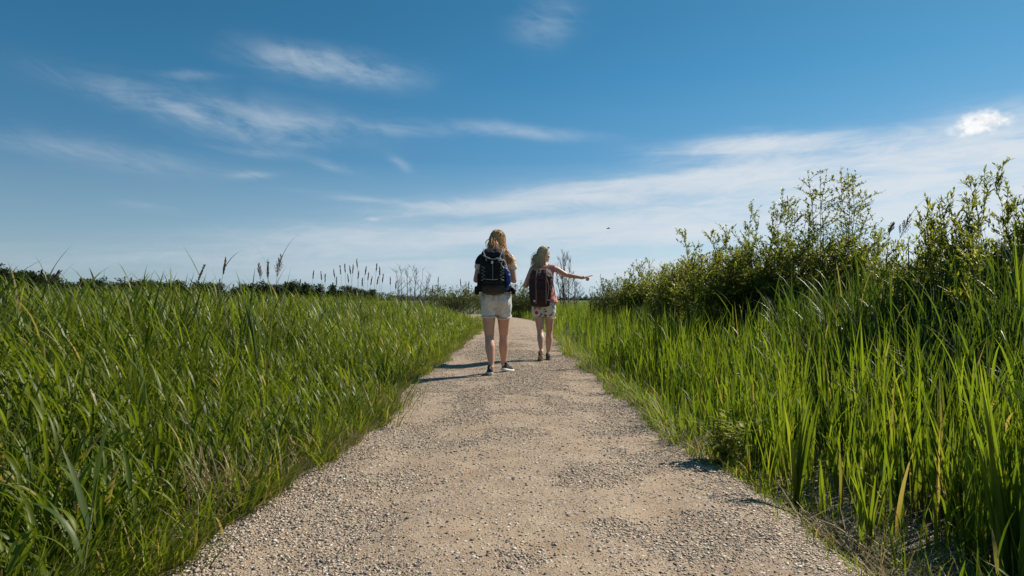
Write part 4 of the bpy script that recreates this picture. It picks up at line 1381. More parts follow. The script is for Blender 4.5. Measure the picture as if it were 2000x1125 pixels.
class Solid:
    """closed shapes that are fused into one continuous skin by a voxel remesh"""
    def __init__(self):
        self.bm = bmesh.new()

    def rings(self, rings_, close=True):
        vs = [[self.bm.verts.new(p_) for p_ in r_] for r_ in rings_]
        k = len(vs[0])
        for a, b in zip(vs[:-1], vs[1:]):
            for j in range(k):
                self.bm.faces.new((a[j], a[(j + 1) % k], b[(j + 1) % k], b[j]))
        if close:
            self.bm.faces.new(list(reversed(vs[0]))); self.bm.faces.new(vs[-1])

    def limb(self, pts, radii, n_=None, k=14, flat=1.0, flatdir=None):
        pts = [Vector(q) for q in pts]
        n_ = n_ or (len(pts) - 1) * 5 + 1
        P = curve_like(pts, n_)
        Rr = np.interp(np.linspace(0, len(radii) - 1, n_), range(len(radii)), radii)
        d0 = (P[1] - P[0]).normalized(); d1 = (P[-1] - P[-2]).normalized()
        ext = [(P[0] - d0 * Rr[0] * q, Rr[0] * sqrt(max(0, 1 - q * q))) for q in (.96, .75, .4)] + list(zip(P, Rr)) + \
              [(P[-1] + d1 * Rr[-1] * q, Rr[-1] * sqrt(max(0, 1 - q * q))) for q in (.4, .75, .96)]
        prev = Vector(flatdir) if flatdir else None; rr = []
        m_ = len(ext)
        for i_, (p_, r_) in enumerate(ext):
            d_ = (ext[min(i_ + 1, m_ - 1)][0] - ext[max(i_ - 1, 0)][0]).normalized()
            if prev is None: prev = Vector((1, 0, 0)) if abs(d_.x) < .8 else Vector((0, 1, 0))
            a_ = (prev - d_ * prev.dot(d_)).normalized(); prev = a_; b_ = d_.cross(a_)
            rr.append([p_ + (a_ * cos(2 * pi * j / k) * flat + b_ * sin(2 * pi * j / k)) * r_ for j in range(k)])
        self.rings(rr)

    def ell(self, c, r, rot=None, seg=20):
        c = Vector(c); k = seg; rr = []
        for i_ in range(1, 14):
            ph = pi * i_ / 14
            ring = []
            for j in range(k):
                v_ = Vector((r[0] * sin(ph) * cos(2 * pi * j / k), r[1] * sin(ph) * sin(2 * pi * j / k), -r[2] * cos(ph)))
                if rot: v_ = rot @ v_
                ring.append(c + v_)
            rr.append(ring)
        self.rings(rr)

    def loft(self, secs, k=28, pw=2.0):
        """(x, y, z, rx, ry) sections, superelliptic"""
        rr = []
        for (x, y, z, rx, ry) in secs:
            ring = []
            for j in range(k):
                a = 2 * pi * j / k; c_, s_ = cos(a), sin(a)
                ring.append(Vector((x + rx * math.copysign(abs(c_) ** (2 / pw), c_), y + ry * math.copysign(abs(s_) ** (2 / pw), s_), z)))
            rr.append(ring)
        self.rings(rr)

    def box(self, c, s, rot=None, bev=.25):
        b = bmesh.new(); bmesh.ops.create_cube(b, size=1)
        for v_ in b.verts: v_.co = Vector((v_.co.x * s[0], v_.co.y * s[1], v_.co.z * s[2]))
        bmesh.ops.bevel(b, geom=b.edges[:] + b.verts[:], offset=min(s) * bev, segments=3, affect='EDGES', profile=.5)
        if rot: bmesh.ops.transform(b, matrix=rot.to_4x4(), verts=b.verts)
        for v_ in b.verts: v_.co += Vector(c)
        me = bpy.data.meshes.new('t'); b.to_mesh(me); b.free(); self.bm.from_mesh(me); bpy.data.meshes.remove(me)

    def build(self, name, mat, parent=None, voxel=.006, smooth=4, wrinkle=0.0, wscale=14.0, off=(0, 0, 0), hang=0.0, raw=False):
        bmesh.ops.recalc_face_normals(self.bm, faces=self.bm.faces)
        me = bpy.data.meshes.new(name); self.bm.to_mesh(me); self.bm.free()
        if not raw:
            tmp = bpy.data.objects.new('tmp', me); col.objects.link(tmp)
            md = tmp.modifiers.new('r', 'REMESH'); md.mode = 'VOXEL'; md.voxel_size = voxel
            if smooth:
                ms = tmp.modifiers.new('s', 'SMOOTH'); ms.iterations = smooth; ms.factor = .5
            dg = bpy.context.evaluated_depsgraph_get(); dg.update()
            me2 = bpy.data.meshes.new_from_object(tmp.evaluated_get(dg))
            bpy.data.objects.remove(tmp); bpy.data.meshes.remove(me); me = me2; me.name = name
        if wrinkle:
            nv = len(me.vertices)
            co = np.empty(nv * 3, dtype=np.float32); me.vertices.foreach_get('co', co); co = co.reshape(-1, 3)
            no = np.empty(nv * 3, dtype=np.float32); me.vertices.foreach_get('normal', no); no = no.reshape(-1, 3)
            a = np.array([mnoise.noise(Vector((c_[0] * wscale, c_[1] * wscale, c_[2] * wscale * .55))) + .5 * mnoise.noise(Vector((c_[0] * wscale * 2.3 + 5, c_[1] * wscale * 2.3, c_[2] * wscale * 1.6))) for c_ in co])
            co += no * (a * wrinkle)[:, None]
            me.vertices.foreach_set('co', co.ravel())
        if off != (0, 0, 0):
            me.transform(Matrix.Translation(-Vector(off)))
        me.update()
        return link(name, me, mat, parent)


def finger(S, base, d, curl_dir, lens, curls, r):
    p_ = Vector(base); d_ = Vector(d).normalized(); c_ = Vector(curl_dir).normalized()
    pts = [p_ - d_ * .012, p_]; rr = [r, r]
    ang = 0
    for l_, cu in zip(lens, curls):
        ang += cu
        dd = (d_ * cos(ang) + c_ * sin(ang)).normalized()
        p_ = p_ + dd * l_; pts.append(p_); rr.append(rr[-1] * .9)
    S.limb(pts, rr, k=8)


def hand(S, wrist, d, palm_n, side, curls, thumb=.6, spread=.10):
    """d: towards the finger tips, palm_n: out of the palm, side: towards the thumb"""
    w = Vector(wrist); d = Vector(d).normalized(); s_ = Vector(side); s_ = (s_ - d * s_.dot(d)).normalized(); n_ = Vector(palm_n); n_ = (n_ - d * n_.dot(d)).normalized()
    M = Matrix((s_, n_, d)).transposed()
    S.limb([w - d * .02, w + d * .02], [.025, .026], flat=1.0)
    S.box(w + d * .052, (.074, .026, .084), M, .4)
    fl = [(.042, .025, .020), (.046, .028, .022), (.043, .026, .021), (.034, .020, .018)]
    for i_ in range(4):
        o = s_ * (.028 - i_ * .0185)
        dd = (d + s_ * spread * (1.2 - i_ * .8)).normalized()
        finger(S, w + d * (.092 - .003 * abs(i_ - 1)) + o, dd, n_, fl[i_], curls[i_], .0096 - .0008 * (i_ == 3))
    tb = w + d * .035 + s_ * .032
    td = (s_ * .75 + d * .65 + n_ * .25).normalized()
    finger(S, tb, td, (d + n_ * .6), (.034, .028), (thumb * .3, thumb * .5), .0115)


def leg(S, hip, knee, ankle, sc_=1.0, back=(0, -1, 0), only=None):
    h, k_, a = Vector(hip), Vector(knee), Vector(ankle); b = Vector(back)
    S.limb([h, h.lerp(k_, .35), h.lerp(k_, .75), k_], [.090 * sc_, .082 * sc_, .063 * sc_, .0535 * sc_], k=18)
    S.limb([k_, k_.lerp(a, .18) + b * .006, k_.lerp(a, .38) + b * .014, k_.lerp(a, .65) + b * .006, k_.lerp(a, .88), a],
           [.051 * sc_, .051 * sc_, .0565 * sc_, .044 * sc_, .0315 * sc_, .031 * sc_], k=18)
    S.ell(a + b * .018 + Vector((0, 0, -.012)), (.024, .026, .04))


def head(S, c, yaw, r=(.074, .093, .112)):
    Rz = Matrix.Rotation(yaw, 3, 'Z'); c = Vector(c)
    def q(x, y, z): return c + Rz @ Vector((x, y, z))
    S.ell(q(0, -.008, .012), (r[0], r[1], r[2] * .93), Rz)
    S.ell(q(0, .030, -.045), (.054, .058, .066), Rz)            # face and jaw
    S.ell(q(0, .068, -.088), (.022, .020, .020), Rz)            # chin
    S.limb([q(0, .086, .010), q(0, .098, -.018), q(0, .104, -.030)], [.007, .009, .011], k=10)   # nose
    S.ell(q(0, .082, .028), (.046, .012, .010), Rz)             # brow
    S.ell(q(0, .088, -.060), (.022, .010, .006), Rz); S.ell(q(0, .086, -.070), (.020, .010, .006), Rz)   # lips
    for s_ in (-1, 1):
        S.ell(q(s_ * .040, .066, -.030), (.018, .018, .018), Rz)
        S.ell(q(s_ * .074, -.008, -.012), (.007, .016, .028), Rz)
    return q, Rz


def strands(c, r, yaw, N, seed, length, pull, floor_fn, name, mat, parent, part_side=.2, thick=.0045, wave=.010, off=(0, 0, 0), cap=1.06):
    rnd = random.Random(seed); c = Vector(c)
    Rz = Matrix.Rotation(yaw, 3, 'Z'); Ri = Rz.transposed()
    V = []; Fc = []; TN = []; nv = 0
    K = 4
    def addtube(pts, rad, tn):
        nonlocal nv
        prev = None; m_ = len(pts)
        for i_, p_ in enumerate(pts):
            d_ = (pts[min(i_ + 1, m_ - 1)] - pts[max(i_ - 1, 0)])
            d_ = d_.normalized() if d_.length > 1e-6 else Vector((0, 0, -1))
            if prev is None: prev = Vector((1, 0, 0)) if abs(d_.x) < .8 else Vector((0, 1, 0))
            a_ = (prev - d_ * prev.dot(d_)).normalized(); prev = a_; b_ = d_.cross(a_)
            for j in range(K):
                an = 2 * pi * j / K
                V.append((p_ + (a_ * cos(an) + b_ * sin(an)) * rad[i_] - Vector(off))[:]); TN.append(tn)
        for i_ in range(m_ - 1):
            for j in range(K):
                Fc.append((nv + i_ * K + j, nv + i_ * K + (j + 1) % K, nv + (i_ + 1) * K + (j + 1) % K, nv + (i_ + 1) * K + j))
        nv += m_ * K
    made = 0
    while made < N:
        d_ = Vector((rnd.gauss(0, 1), rnd.gauss(0, 1), rnd.gauss(0, 1))).normalized()
        # hairline in head space: y is the face side
        if d_.y > .35 and d_.z < .62: continue
        if d_.y > .0 and d_.z < .15: continue
        if d_.y > .2 and d_.z < .75: continue
        if d_.z < -.42: continue
        made += 1
        layer = rnd.uniform(.002, .018)
        dl = d_
        p_ = c + Rz @ Vector((dl.x * (r[0] + layer), dl.y * (r[1] + layer), dl.z * (r[2] + layer)))
        t_ = Vector((dl.x * .6 - part_side * .2, dl.y * .4 - .55, -.12))
        v = (Rz @ (t_ - dl * t_.dot(dl))).normalized()
        L = length * rnd.uniform(.7, 1.08); step = .018; n_ = int(L / step)
        ph = rnd.uniform(0, 6.28); ph2 = rnd.uniform(0, 6.28); wa = wave * rnd.uniform(.4, 1.5); pts = [p_.copy()]
        side = pull(d_, rnd)
        for i_ in range(n_):
            low = max(0, min(1, (c.z - .02 - p_.z) / .12))
            v = (v * .72 + Vector((0, 0, -.34)) + side * (.10 + .0 * low) * low).normalized()
            p_ = p_ + v * step
            q = Ri @ (p_ - c)
            e = sqrt((q.x / (r[0] + layer)) ** 2 + (q.y / (r[1] + layer)) ** 2 + (q.z / (r[2] + layer)) ** 2)
            if e < 1:
                q = q / max(e, .2); p_ = c + Rz @ q
            p_ = floor_fn(p_, layer)
            w_ = wa * min(1, i_ / 6)
            pts.append(p_ + Vector((sin(ph + i_ * .75) * w_, cos(ph2 + i_ * .6) * w_, 0)))
        if len(pts) < 3: continue
        m_ = len(pts)
        rad = [thick * rnd.uniform(.75, 1.2) * (1 - .75 * (i_ / (m_ - 1)) ** 3) for i_ in range(m_)]
        addtube(pts, rad, min(1, max(0, rnd.gauss(.55, .24))))
    # cap under the strands
    for a in range(13):
        for b in range(20):
            ph = pi * a / 12; th = 2 * pi * b / 20
            dl = Vector((sin(ph) * cos(th), sin(ph) * sin(th), cos(ph)))
            k_ = cap
            if dl.y > .35 and dl.z < .55 or dl.z < -.45: k_ = .86
            q = c + Rz @ Vector((dl.x * r[0] * k_, dl.y * r[1] * k_, dl.z * r[2] * k_)); V.append((q - Vector(off))[:]); TN.append(.35)
    for a in range(12):
        for b in range(20):
            Fc.append((nv + a * 20 + b, nv + (a + 1) * 20 + b, nv + (a + 1) * 20 + (b + 1) % 20, nv + a * 20 + (b + 1) % 20))
    me = np_mesh(name, np.array(V), np.array(Fc), {'tone': np.array(TN)})
    return link(name, me, mat, parent)


def shoe(parent, heel, yaw, pitch, roll, upper, sole, L=.245, thick=.030):
    """heel: ground point under the heel; pitch lifts the heel about the ball of the foot"""
    M = Matrix.Translation(Vector(heel)) @ Matrix.Rotation(yaw, 4, 'Z')
    ball = Vector((0, L * .68, 0))
    M = M @ Matrix.Translation(ball) @ Matrix.Rotation(-pitch, 4, 'X') @ Matrix.Translation(-ball)
    outline = [(0, .030), (.03, .034), (.10, .031), (.15, .038), (.19, .045), (.22, .040), (.24, .022)]
    S = Solid()
    secs = []
    for j, (y, w) in enumerate(outline):
        y = y * L / .245
        secs.append((y, w))
    k = 16
    def ring(y, w, z0, z1):
        c_ = (z0 + z1) / 2; h = (z1 - z0) / 2
        return [M @ Vector((w * math.copysign(abs(cos(2 * pi * j / k)) ** .5, cos(2 * pi * j / k)), y, c_ + h * math.copysign(abs(sin(2 * pi * j / k)) ** .5, sin(2 * pi * j / k)))) for j in range(k)]
    rr = [ring(-.008, .016, .006, thick)] + [ring(y, w, .010 * max(0, (y - .19) / .05) if y > .19 else 0, thick + (.006 if y > .2 else 0)) for y, w in secs] + [ring(L + .004, .01, .014, thick)]
    S.rings(rr)
    so_ = S.build('sole', sole, None, raw=True)
    U = Solid()
    def pt(x, y, z): return M @ Vector((x, y, z))
    U.limb([pt(0, .030, .045), pt(0, .10, .045), pt(0, .17, .042), pt(0, .212, .036)], [.031, .031, .033, .024], k=14)
    U.limb([pt(0, .034, .04), pt(0, .040, .085)], [.034, .036], k=14)
    U.limb([pt(0, .06, .07), pt(0, .12, .058)], [.028, .026], k=12)
    us = U.build('shoe', upper, parent, voxel=.006, smooth=3)
    so_.parent = us
    T = Tubes(5)
    for q in range(4):
        y = .085 + q * .020; z = .094 - q * .0085
        T.add([pt(-.022, y, z - .008), pt(-.008, y + .005, z + .002), pt(.008, y + .009, z + .002), pt(.022, y + .012, z - .008)], [.0022] * 4)
    T.build('laces', sole, us)
    S2 = Solid(); S2.box(pt(0, .002, .085), (.014, .006, .03), M.to_3x3()); S2.build('heel_tab', sole, us, raw=True)
    return M


def eyes(q, Rz, parent):
    for s_ in (-1, 1):
        S = Solid(); S.ell(q(s_ * .031, .073, .008), (.011, .011, .011), Rz); e = S.build('eye', M_EYE, parent, raw=True)
        S = Solid(); S.ell(q(s_ * .031, .0815, .008), (.0055, .004, .0055), Rz); S.build('iris', M_IRIS, e, raw=True)


# ---------------- taller walker with the black pack
P1 = empty('person', (-.19, 8.10, path_z(np.array([-.2]), np.array([-.2]), np.array([8.1]))[0] - .005),
           'taller walker with long wavy golden hair, cream tee and washed denim shorts', 'person')
S = Solid()
HX = .02
S.loft([(0, .05, .80, .12, .09), (0, .045, .86, .165, .115), (0, .04, .93, .168, .122), (0, .045, 1.0, .145, .105), (0, .045, 1.08, .122, .088), (0, .04, 1.18, .130, .094),
        (0, .03, 1.28, .148, .102), (0, .02, 1.36, .160, .088), (0, .015, 1.41, .145, .066), (.004, .015, 1.445, .085, .052), (.01, .02, 1.49, .05, .05)])
S.limb([(.008, .012, 1.42), (.015, .022, 1.48), (HX, .028, 1.56)], [.056, .050, .050], k=14)
for s_ in (-1, 1):
    S.ell((s_ * .062, .005, .875), (.092, .088, .085))
    S.ell((s_ * .065, .115, 1.275), (.058, .045, .055))
    S.limb([(s_ * .10, .012, 1.40), (s_ * .165, .005, 1.385)], [.052, .050])
hips = {-1: (-.088, .05, .88), 1: (.088, .055, .88)}
leg(S, hips[-1], (-.083, .075, .465), (-.050, -.055, .098), 1.05)
leg(S, hips[1], (.090, .225, .475), (.085, .285, .105), 1.05)
for s_, el, wr in ((-1, (-.232, -.035, 1.125), (-.155, .155, 1.225)), (1, (.212, -.03, 1.120), (.140, .165, 1.215))):
    sh = Vector((s_ * .168, .005, 1.375)); el = Vector(el); wr = Vector(wr)
    S.limb([sh, sh.lerp(el, .35), sh.lerp(el, .8), el], [.050, .047, .040, .036])
    S.limb([el, el.lerp(wr, .3), el.lerp(wr, .75), wr], [.037, .040, .030, .024])
    d_ = (wr - el).normalized()
    hand(S, wr, (d_ + Vector((-s_ * .3, 0, .6))), (-s_ * .3, -1, .2), (-s_ * 1, 0, .4), [(1.0, 1.2, .8)] * 4, .8)
q1, Rz1 = head(S, (HX, .035, 1.60), -R(22))
S.build('body', M_SKIN1, P1, voxel=.005, smooth=4)
eyes(q1, Rz1, P1)

S = Solid()       # tee
S.loft([(0, .045, .97, .158, .122), (0, .045, 1.0, .155, .120), (0, .045, 1.08, .140, .106), (0, .04, 1.18, .145, .108), (0, .03, 1.28, .160, .116),
        (0, .02, 1.36, .172, .100), (0, .015, 1.405, .160, .080), (.004, .015, 1.435, .100, .064)])
for s_ in (-1, 1):
    S.limb([(s_ * .115, .01, 1.385), (s_ * .166, .005, 1.372), (s_ * .190, -.010, 1.31), (s_ * .197, -.015, 1.285)], [.055, .056, .054, .058], k=16)
    S.ell((s_ * .065, .12, 1.275), (.066, .05, .062))
S.build('tee_shirt', M_WHITE_TEE, P1, voxel=.007, smooth=3, wrinkle=.006, wscale=16)
for s_ in (-1,):
    S = Solid(); S.limb([(s_ * .075, .008, 1.400), (s_ * .13, .004, 1.392), (s_ * .168, .0, 1.370), (s_ * .190, -.012, 1.330)], [.056, .060, .062, .060], k=16)
    S.build('shoulder_panel', M_NAVY, P1, voxel=.007, smooth=3, wrinkle=.005)
S = Solid()       # shorts
S.loft([(0, .048, .80, .150, .118), (0, .047, .86, .182, .135), (0, .045, .93, .184, .138), (0, .045, 1.0, .168, .124), (0, .045, 1.03, .158, .118)], pw=2.2)
for s_, kn in ((-1, (-.083, .075, .465)), (1, (.090, .225, .475))):
    h = Vector(hips[s_]); k_ = Vector(kn)
    S.limb([h, h.lerp(k_, .20), h.lerp(k_, .31)], [.096, .100, .098], k=20)
    S.ell((s_ * .068, -.004, .88), (.098, .098, .092))
sh1 = S.build('shorts', M_DENIM, P1, voxel=.006, smooth=3, wrinkle=.008, wscale=20)
for s_, kn in ((-1, (-.083, .075, .465)), (1, (.090, .225, .475))):
    h = Vector(hips[s_]); k_ = Vector(kn)
    T = Tubes(6)
    a = h.lerp(k_, .48 - .02); ax = (k_ - h).normalized(); u_ = ax.cross(Vector((0, 1, 0))).normalized(); w_ = ax.cross(u_)
    rnd = random.Random(int(s_ + 5))
    ring = [a + (u_ * cos(2 * pi * j / 24) * .090 + w_ * sin(2 * pi * j / 24) * .092) * rnd.uniform(.98, 1.03) for j in range(25)]; ring[-1] = ring[0]
    T.add(ring, [.009] * 25); T.build('hem', M_DENIM, sh1)
    S = Solid(); S.box((s_ * .082, -.098, .905), (.085, .008, .095), Matrix.Rotation(s_ * .12, 3, 'Y'), .3); S.build('pocket', M_DENIM, sh1, voxel=.004, smooth=2)
shoe(P1, (-.062, -.105, .0), R(6), R(4), 0, M_SHOE1, M_SOLE)
shoe(P1, (.075, .235, .0), -R(30), R(10), 0, M_SHOE1, M_SOLE)


def floor1(p_, layer):
    # keep hair outside neck, shoulders and the pack's back
    if p_.z < 1.47:
        if abs(p_.x) < .17 and p_.y > -.10 - layer and p_.y < .03:
            p_.y = -.10 - layer if p_.z < 1.43 else min(p_.y, -.055 - layer)
        if p_.z < 1.43 and abs(p_.x) < .14: p_.y = min(p_.y, -.13 - layer)
    return p_


def pull1(d_, rnd):
    if d_.x > -.25: return Vector((2.1 + rnd.uniform(-.6, 1.9), -.35, 0))
    return Vector((-.9 + rnd.uniform(-.6, .9), -.6, 0))


strands((HX, .030, 1.603), (.074, .094, .110), -R(22), 2500, 3, .37, pull1, floor1, 'hair', M_HAIR1, P1, thick=.0023, wave=.010)

# ---------------- black trekking pack
pb = Vector((-.025, -.20, .955))
BP1 = empty('backpack', P1.matrix_basis @ Vector((0, 0, 0)), 'black hiking backpack with grey cords worn by the taller walker', 'backpack')
BP1.location = Vector(P1.location) + pb
O = tuple(pb)
S = Solid()
S.loft([(-.03, -.205, .965, .085, .07), (-.03, -.21, .99, .125, .095), (-.03, -.215, 1.08, .145, .112), (-.03, -.215, 1.22, .150, .115), (-.03, -.215, 1.34, .148, .110), (-.03, -.205, 1.42, .135, .095), (-.03, -.195, 1.45, .11, .08)], pw=3.2)
S.build('pack_body', M_BLACK, BP1, voxel=.007, smooth=4, wrinkle=.010, wscale=17, off=O)
S = Solid(); S.loft([(-.03, -.205, 1.375, .125, .10), (-.03, -.21, 1.39, .140, .120), (-.03, -.205, 1.43, .132, .112), (-.03, -.19, 1.465, .110, .085), (-.03, -.18, 1.480, .085, .06)], pw=3)
lid = S.build('lid', M_NAVY, BP1, voxel=.006, smooth=3, wrinkle=.008, wscale=20, off=O)
S = Solid(); S.box((-.03, -.335, 1.19), (.20, .035, .25), None, .45)
S.build('front_pocket', M_BLACK, BP1, voxel=.006, smooth=4, wrinkle=.008, wscale=22, off=O)
S = Solid(); S.loft([(-.025, -.215, .945, .07, .06), (-.025, -.225, .965, .120, .095), (-.025, -.23, 1.02, .140, .110), (-.025, -.22, 1.06, .138, .105)], pw=2.6)
S.build('bottom_panel', M_OLIVEP, BP1, voxel=.006, smooth=4, wrinkle=.007, wscale=16, off=O)
for s_ in (-1, 1):
    S = Solid(); S.box((-.03 + s_ * .155, -.20, 1.10), (.05, .13, .19), None, .45)
    S.build('side_pocket', M_BLACK, BP1, voxel=.006, smooth=3, wrinkle=.006, off=O)
    S = Solid(); S.limb([(s_ * .10 - .02, -.14, 1.01), (s_ * .19, -.06, 1.02), (s_ * .20, .05, 1.02), (s_ * .12, .165, 1.01), (0, .185, 1.01)], [.034, .040, .036, .026, .018], flat=.35, flatdir=(0, 1, 0), k=12)
    hb = S.build('hip_belt', M_BLACK, BP1, voxel=.006, smooth=3, off=O)
    S = Solid(); S.box((s_ * .215 - .008, -.045, 1.0), (.055, .12, .10), None, .45); S.build('belt_pouch', M_NAVY, hb, voxel=.006, smooth=3, wrinkle=.006, off=O)
    S = Solid(); S.limb([(s_ * .075 - .01, -.12, 1.40), (s_ * .095, -.04, 1.46), (s_ * .10, .05, 1.445), (s_ * .105, .125, 1.36), (s_ * .125, .14, 1.22), (s_ * .155, .05, 1.10), (s_ * .13, -.09, 1.06)], [.046, .064, .056, .038, .026, .014, .010], flat=.35, flatdir=(0, 1, 0), k=12)
    S.build('shoulder_strap', M_BLACK, BP1, voxel=.006, smooth=3, off=O)
    # light webbing running down from the lid
    T = Tubes(5); T.add([Vector(q) - pb for q in ((-.03 + s_ * .105, -.285, 1.478), (-.03 + s_ * .105, -.325, 1.43), (-.03 + s_ * .080, -.345, 1.375), (-.03 + s_ * .070, -.358, 1.33))], [.0045, .0055, .0055, .005])
    T.build('lid_strap', M_CORD, lid)
    # zigzag compression cord
    zz = []
    for i_ in range(9):
        zz.append(Vector((-.03 + s_ * (.085 if i_ % 2 else .128), -.356 + (0 if i_ % 2 else .028), 1.27 - i_ * .020)) - pb)
    T = Tubes(5); T.add(zz, [.0042] * 9); T.build('compression_cord', M_CORD, BP1)
T = Tubes(5)
T.add([Vector(q) - pb for q in ((-.14, -.345, 1.395), (-.08, -.365, 1.365), (-.03, -.368, 1.350), (.03, -.365, 1.355), (.07, -.345, 1.375))], [.005] * 5); T.build('top_webbing', M_CORD, BP1)
T = Tubes(5); T.add([Vector(q) - pb for q in ((-.13, -.34, 1.125), (-.03, -.368, 1.118), (.07, -.34, 1.125))], [.004] * 3); T.build('lower_webbing', M_CORD, BP1)
T = Tubes(4); T.add([Vector(q) - pb for q in ((-.03, -.362, 1.29), (-.028, -.364, 1.2), (-.03, -.362, 1.11))], [.0028] * 3); T.build('zip', M_CORD, BP1)
for (x, z) in ((-.075, 1.362), (.02, 1.360), (.045, 1.345)):
    S = Solid(); S.box((x, -.372, z), (.026, .010, .018), None, .3); S.build('buckle', M_CORD, BP1, raw=True, off=O)
S = Solid(); S.box((-.035, -.364, 1.315), (.022, .006, .030), None, .3); S.build('logo_patch', M_PATCH, BP1, raw=True, off=O)
# knot of pale cords on the right and the loose ends hanging by the hip
rnd = random.Random(4)
for pts_ in (((.05, -.36, 1.34), (.10, -.355, 1.335), (.125, -.30, 1.29), (.14, -.26, 1.24)), ((.04, -.365, 1.33), (.085, -.37, 1.345), (.12, -.33, 1.31), (.12, -.30, 1.26)),
             ((.055, -.36, 1.36), (.08, -.37, 1.33), (.07, -.362, 1.29), (.10, -.34, 1.25))):
    T = Tubes(5); T.add([q - pb for q in curve_like([Vector(q) for q in pts_], 12)], [.0042] * 12); T.build('tied_cord', M_PATCH, BP1)
for pts_ in (((.17, -.20, 1.07), (.215, -.17, 1.035), (.26, -.16, .995), (.285, -.16, .965)), ((.18, -.19, 1.05), (.225, -.18, 1.01), (.262, -.17, .96), (.268, -.17, .925)),
             ((.17, -.19, 1.065), (.20, -.19, 1.05), (.235, -.18, 1.02), (.255, -.17, .95))):
    T = Tubes(5); T.add([q - pb for q in curve_like([Vector(q) for q in pts_], 10)], [.0042 - .0002 * i_ for i_ in range(10)]); T.build('hanging_cord', M_PATCH, BP1)
# blue bag stuffed in the side pocket
S = Solid(); S.limb([(.13, -.235, 1.02), (.145, -.25, 1.10), (.14, -.25, 1.17), (.115, -.255, 1.25)], [.022, .032, .030, .014], k=12); S.limb([(.12, -.24, 1.17), (.10, -.28, 1.27)], [.022, .012])
bb = Vector((.14, -.245, 1.0)); bag = S.build('blue_bag', M_BLUE, None, voxel=.005, smooth=2, wrinkle=.014, wscale=26, off=tuple(bb)); bag.location = Vector(P1.location) + bb
tag(bag, 'crumpled blue bag tucked in the right side of the black backpack', 'bag')

# ---------------- shorter walker pointing right
P2 = empty('person', (.47, 10.12, path_z(np.array([.47]), np.array([.47]), np.array([10.1]))[0] - .004),
           'shorter walker in pink sleeveless top and floral shorts pointing to the right', 'person')
S = Solid()
S.loft([(0, .03, .79, .12, .09), (.0, .03, .85, .160, .112), (0, .03, .92, .160, .118), (0, .035, .99, .138, .102), (0, .035, 1.06, .118, .086), (-.005, .03, 1.16, .126, .092),
        (-.01, .02, 1.26, .142, .098), (-.012, .01, 1.335, .150, .084), (-.012, .01, 1.38, .130, .062), (-.008, .012, 1.41, .078, .050), (-.003, .02, 1.45, .048, .048)])
S.limb([(-.01, .008, 1.39), (-.004, .018, 1.45), (0, .028, 1.53)], [.052, .047, .047], k=14)
for s_ in (-1, 1):
    S.ell((s_ * .060, -.006, .865), (.088, .084, .082)); S.ell((s_ * .060 - .01, .105, 1.25), (.055, .042, .052))
    S.limb([(s_ * .09, .010, 1.37), (s_ * .145, .005, 1.362)], [.048, .047])
leg(S, (-.085, .03, .86), (-.052, -.040, .445), (-.045, -.225, .150), .94)
leg(S, (.085, .04, .86), (.090, .100, .440), (.068, .060, .095), .94)
sh = Vector((-.165, .0, 1.355)); el = Vector((-.275, -.02, 1.105)); wr = Vector((-.215, .17, 1.155))
S.limb([sh, sh.lerp(el, .35), sh.lerp(el, .8), el], [.046, .044, .038, .034]); S.limb([el, el.lerp(wr, .3), el.lerp(wr, .75), wr], [.035, .038, .029, .023])
hand(S, wr, (.5, .6, .5), (.3, -1, .2), (1, 0, .4), [(1.0, 1.2, .8)] * 4, .8)
sh = Vector((.150, .005, 1.362)); el = Vector((.345, .055, 1.268)); wr = Vector((.585, .125, 1.232))
S.limb([sh, sh.lerp(el, .3) + Vector((0, 0, .006)), sh.lerp(el, .8), el], [.048, .046, .038, .034]); S.limb([el, el.lerp(wr, .3), el.lerp(wr, .75), wr], [.035, .037, .028, .022])
hand(S, wr, (.95, .22, .10), (-.1, .15, -1), (-.15, .9, .25), [(-.10, .02, .02), (1.35, 1.5, 1.0), (1.4, 1.5, 1.0), (1.45, 1.5, 1.0)], 1.2, .04)
S.ell(wr + (Vector((.95, .22, .10)).normalized() * .088) + Vector((0, 0, -.026)), (.026, .034, .024))
q2, Rz2 = head(S, (0, .035, 1.572), -R(62), (.072, .091, .108))
S.build('body', M_SKIN2, P2, voxel=.0045, smooth=3)
eyes(q2, Rz2, P2)
S = Solid()       # sleeveless top, longer at the right hip
S.loft([(.035, .03, .855, .178, .140), (.03, .03, .90, .176, .140), (.02, .033, .97, .160, .128), (.012, .033, 1.06, .145, .114), (0, .03, 1.16, .146, .110),
        (-.008, .02, 1.26, .158, .112), (-.012, .01, 1.335, .166, .096), (-.012, .01, 1.378, .145, .074), (-.008, .012, 1.402, .10, .062)])
for s_ in (-1, 1):
    S.ell((s_ * .060 - .01, .11, 1.25), (.062, .048, .058)); S.limb([(s_ * .08, .01, 1.375), (s_ * .135, .006, 1.366)], [.054, .056])
S.build('sleeveless_top', M_PINK, P2, voxel=.007, smooth=3, wrinkle=.009, wscale=15)
S = Solid()
S.loft([(0, .032, .77, .150, .116), (0, .032, .84, .178, .130), (0, .032, .90, .176, .132), (0, .034, .96, .160, .120)], pw=2.2)
legs2 = {-1: (Vector((-.085, .03, .86)), Vector((-.052, -.040, .445))), 1: (Vector((.085, .04, .86)), Vector((.090, .100, .440)))}
for s_ in (-1, 1):
    h, k_ = legs2[s_]
    S.limb([h, h.lerp(k_, .2), h.lerp(k_, .34)], [.094, .100, .102], k=20); S.ell((s_ * .065, -.010, .865), (.094, .094, .088))
sh2 = S.build('floral_shorts', M_FLORAL, P2, voxel=.006, smooth=3, wrinkle=.008, wscale=18)
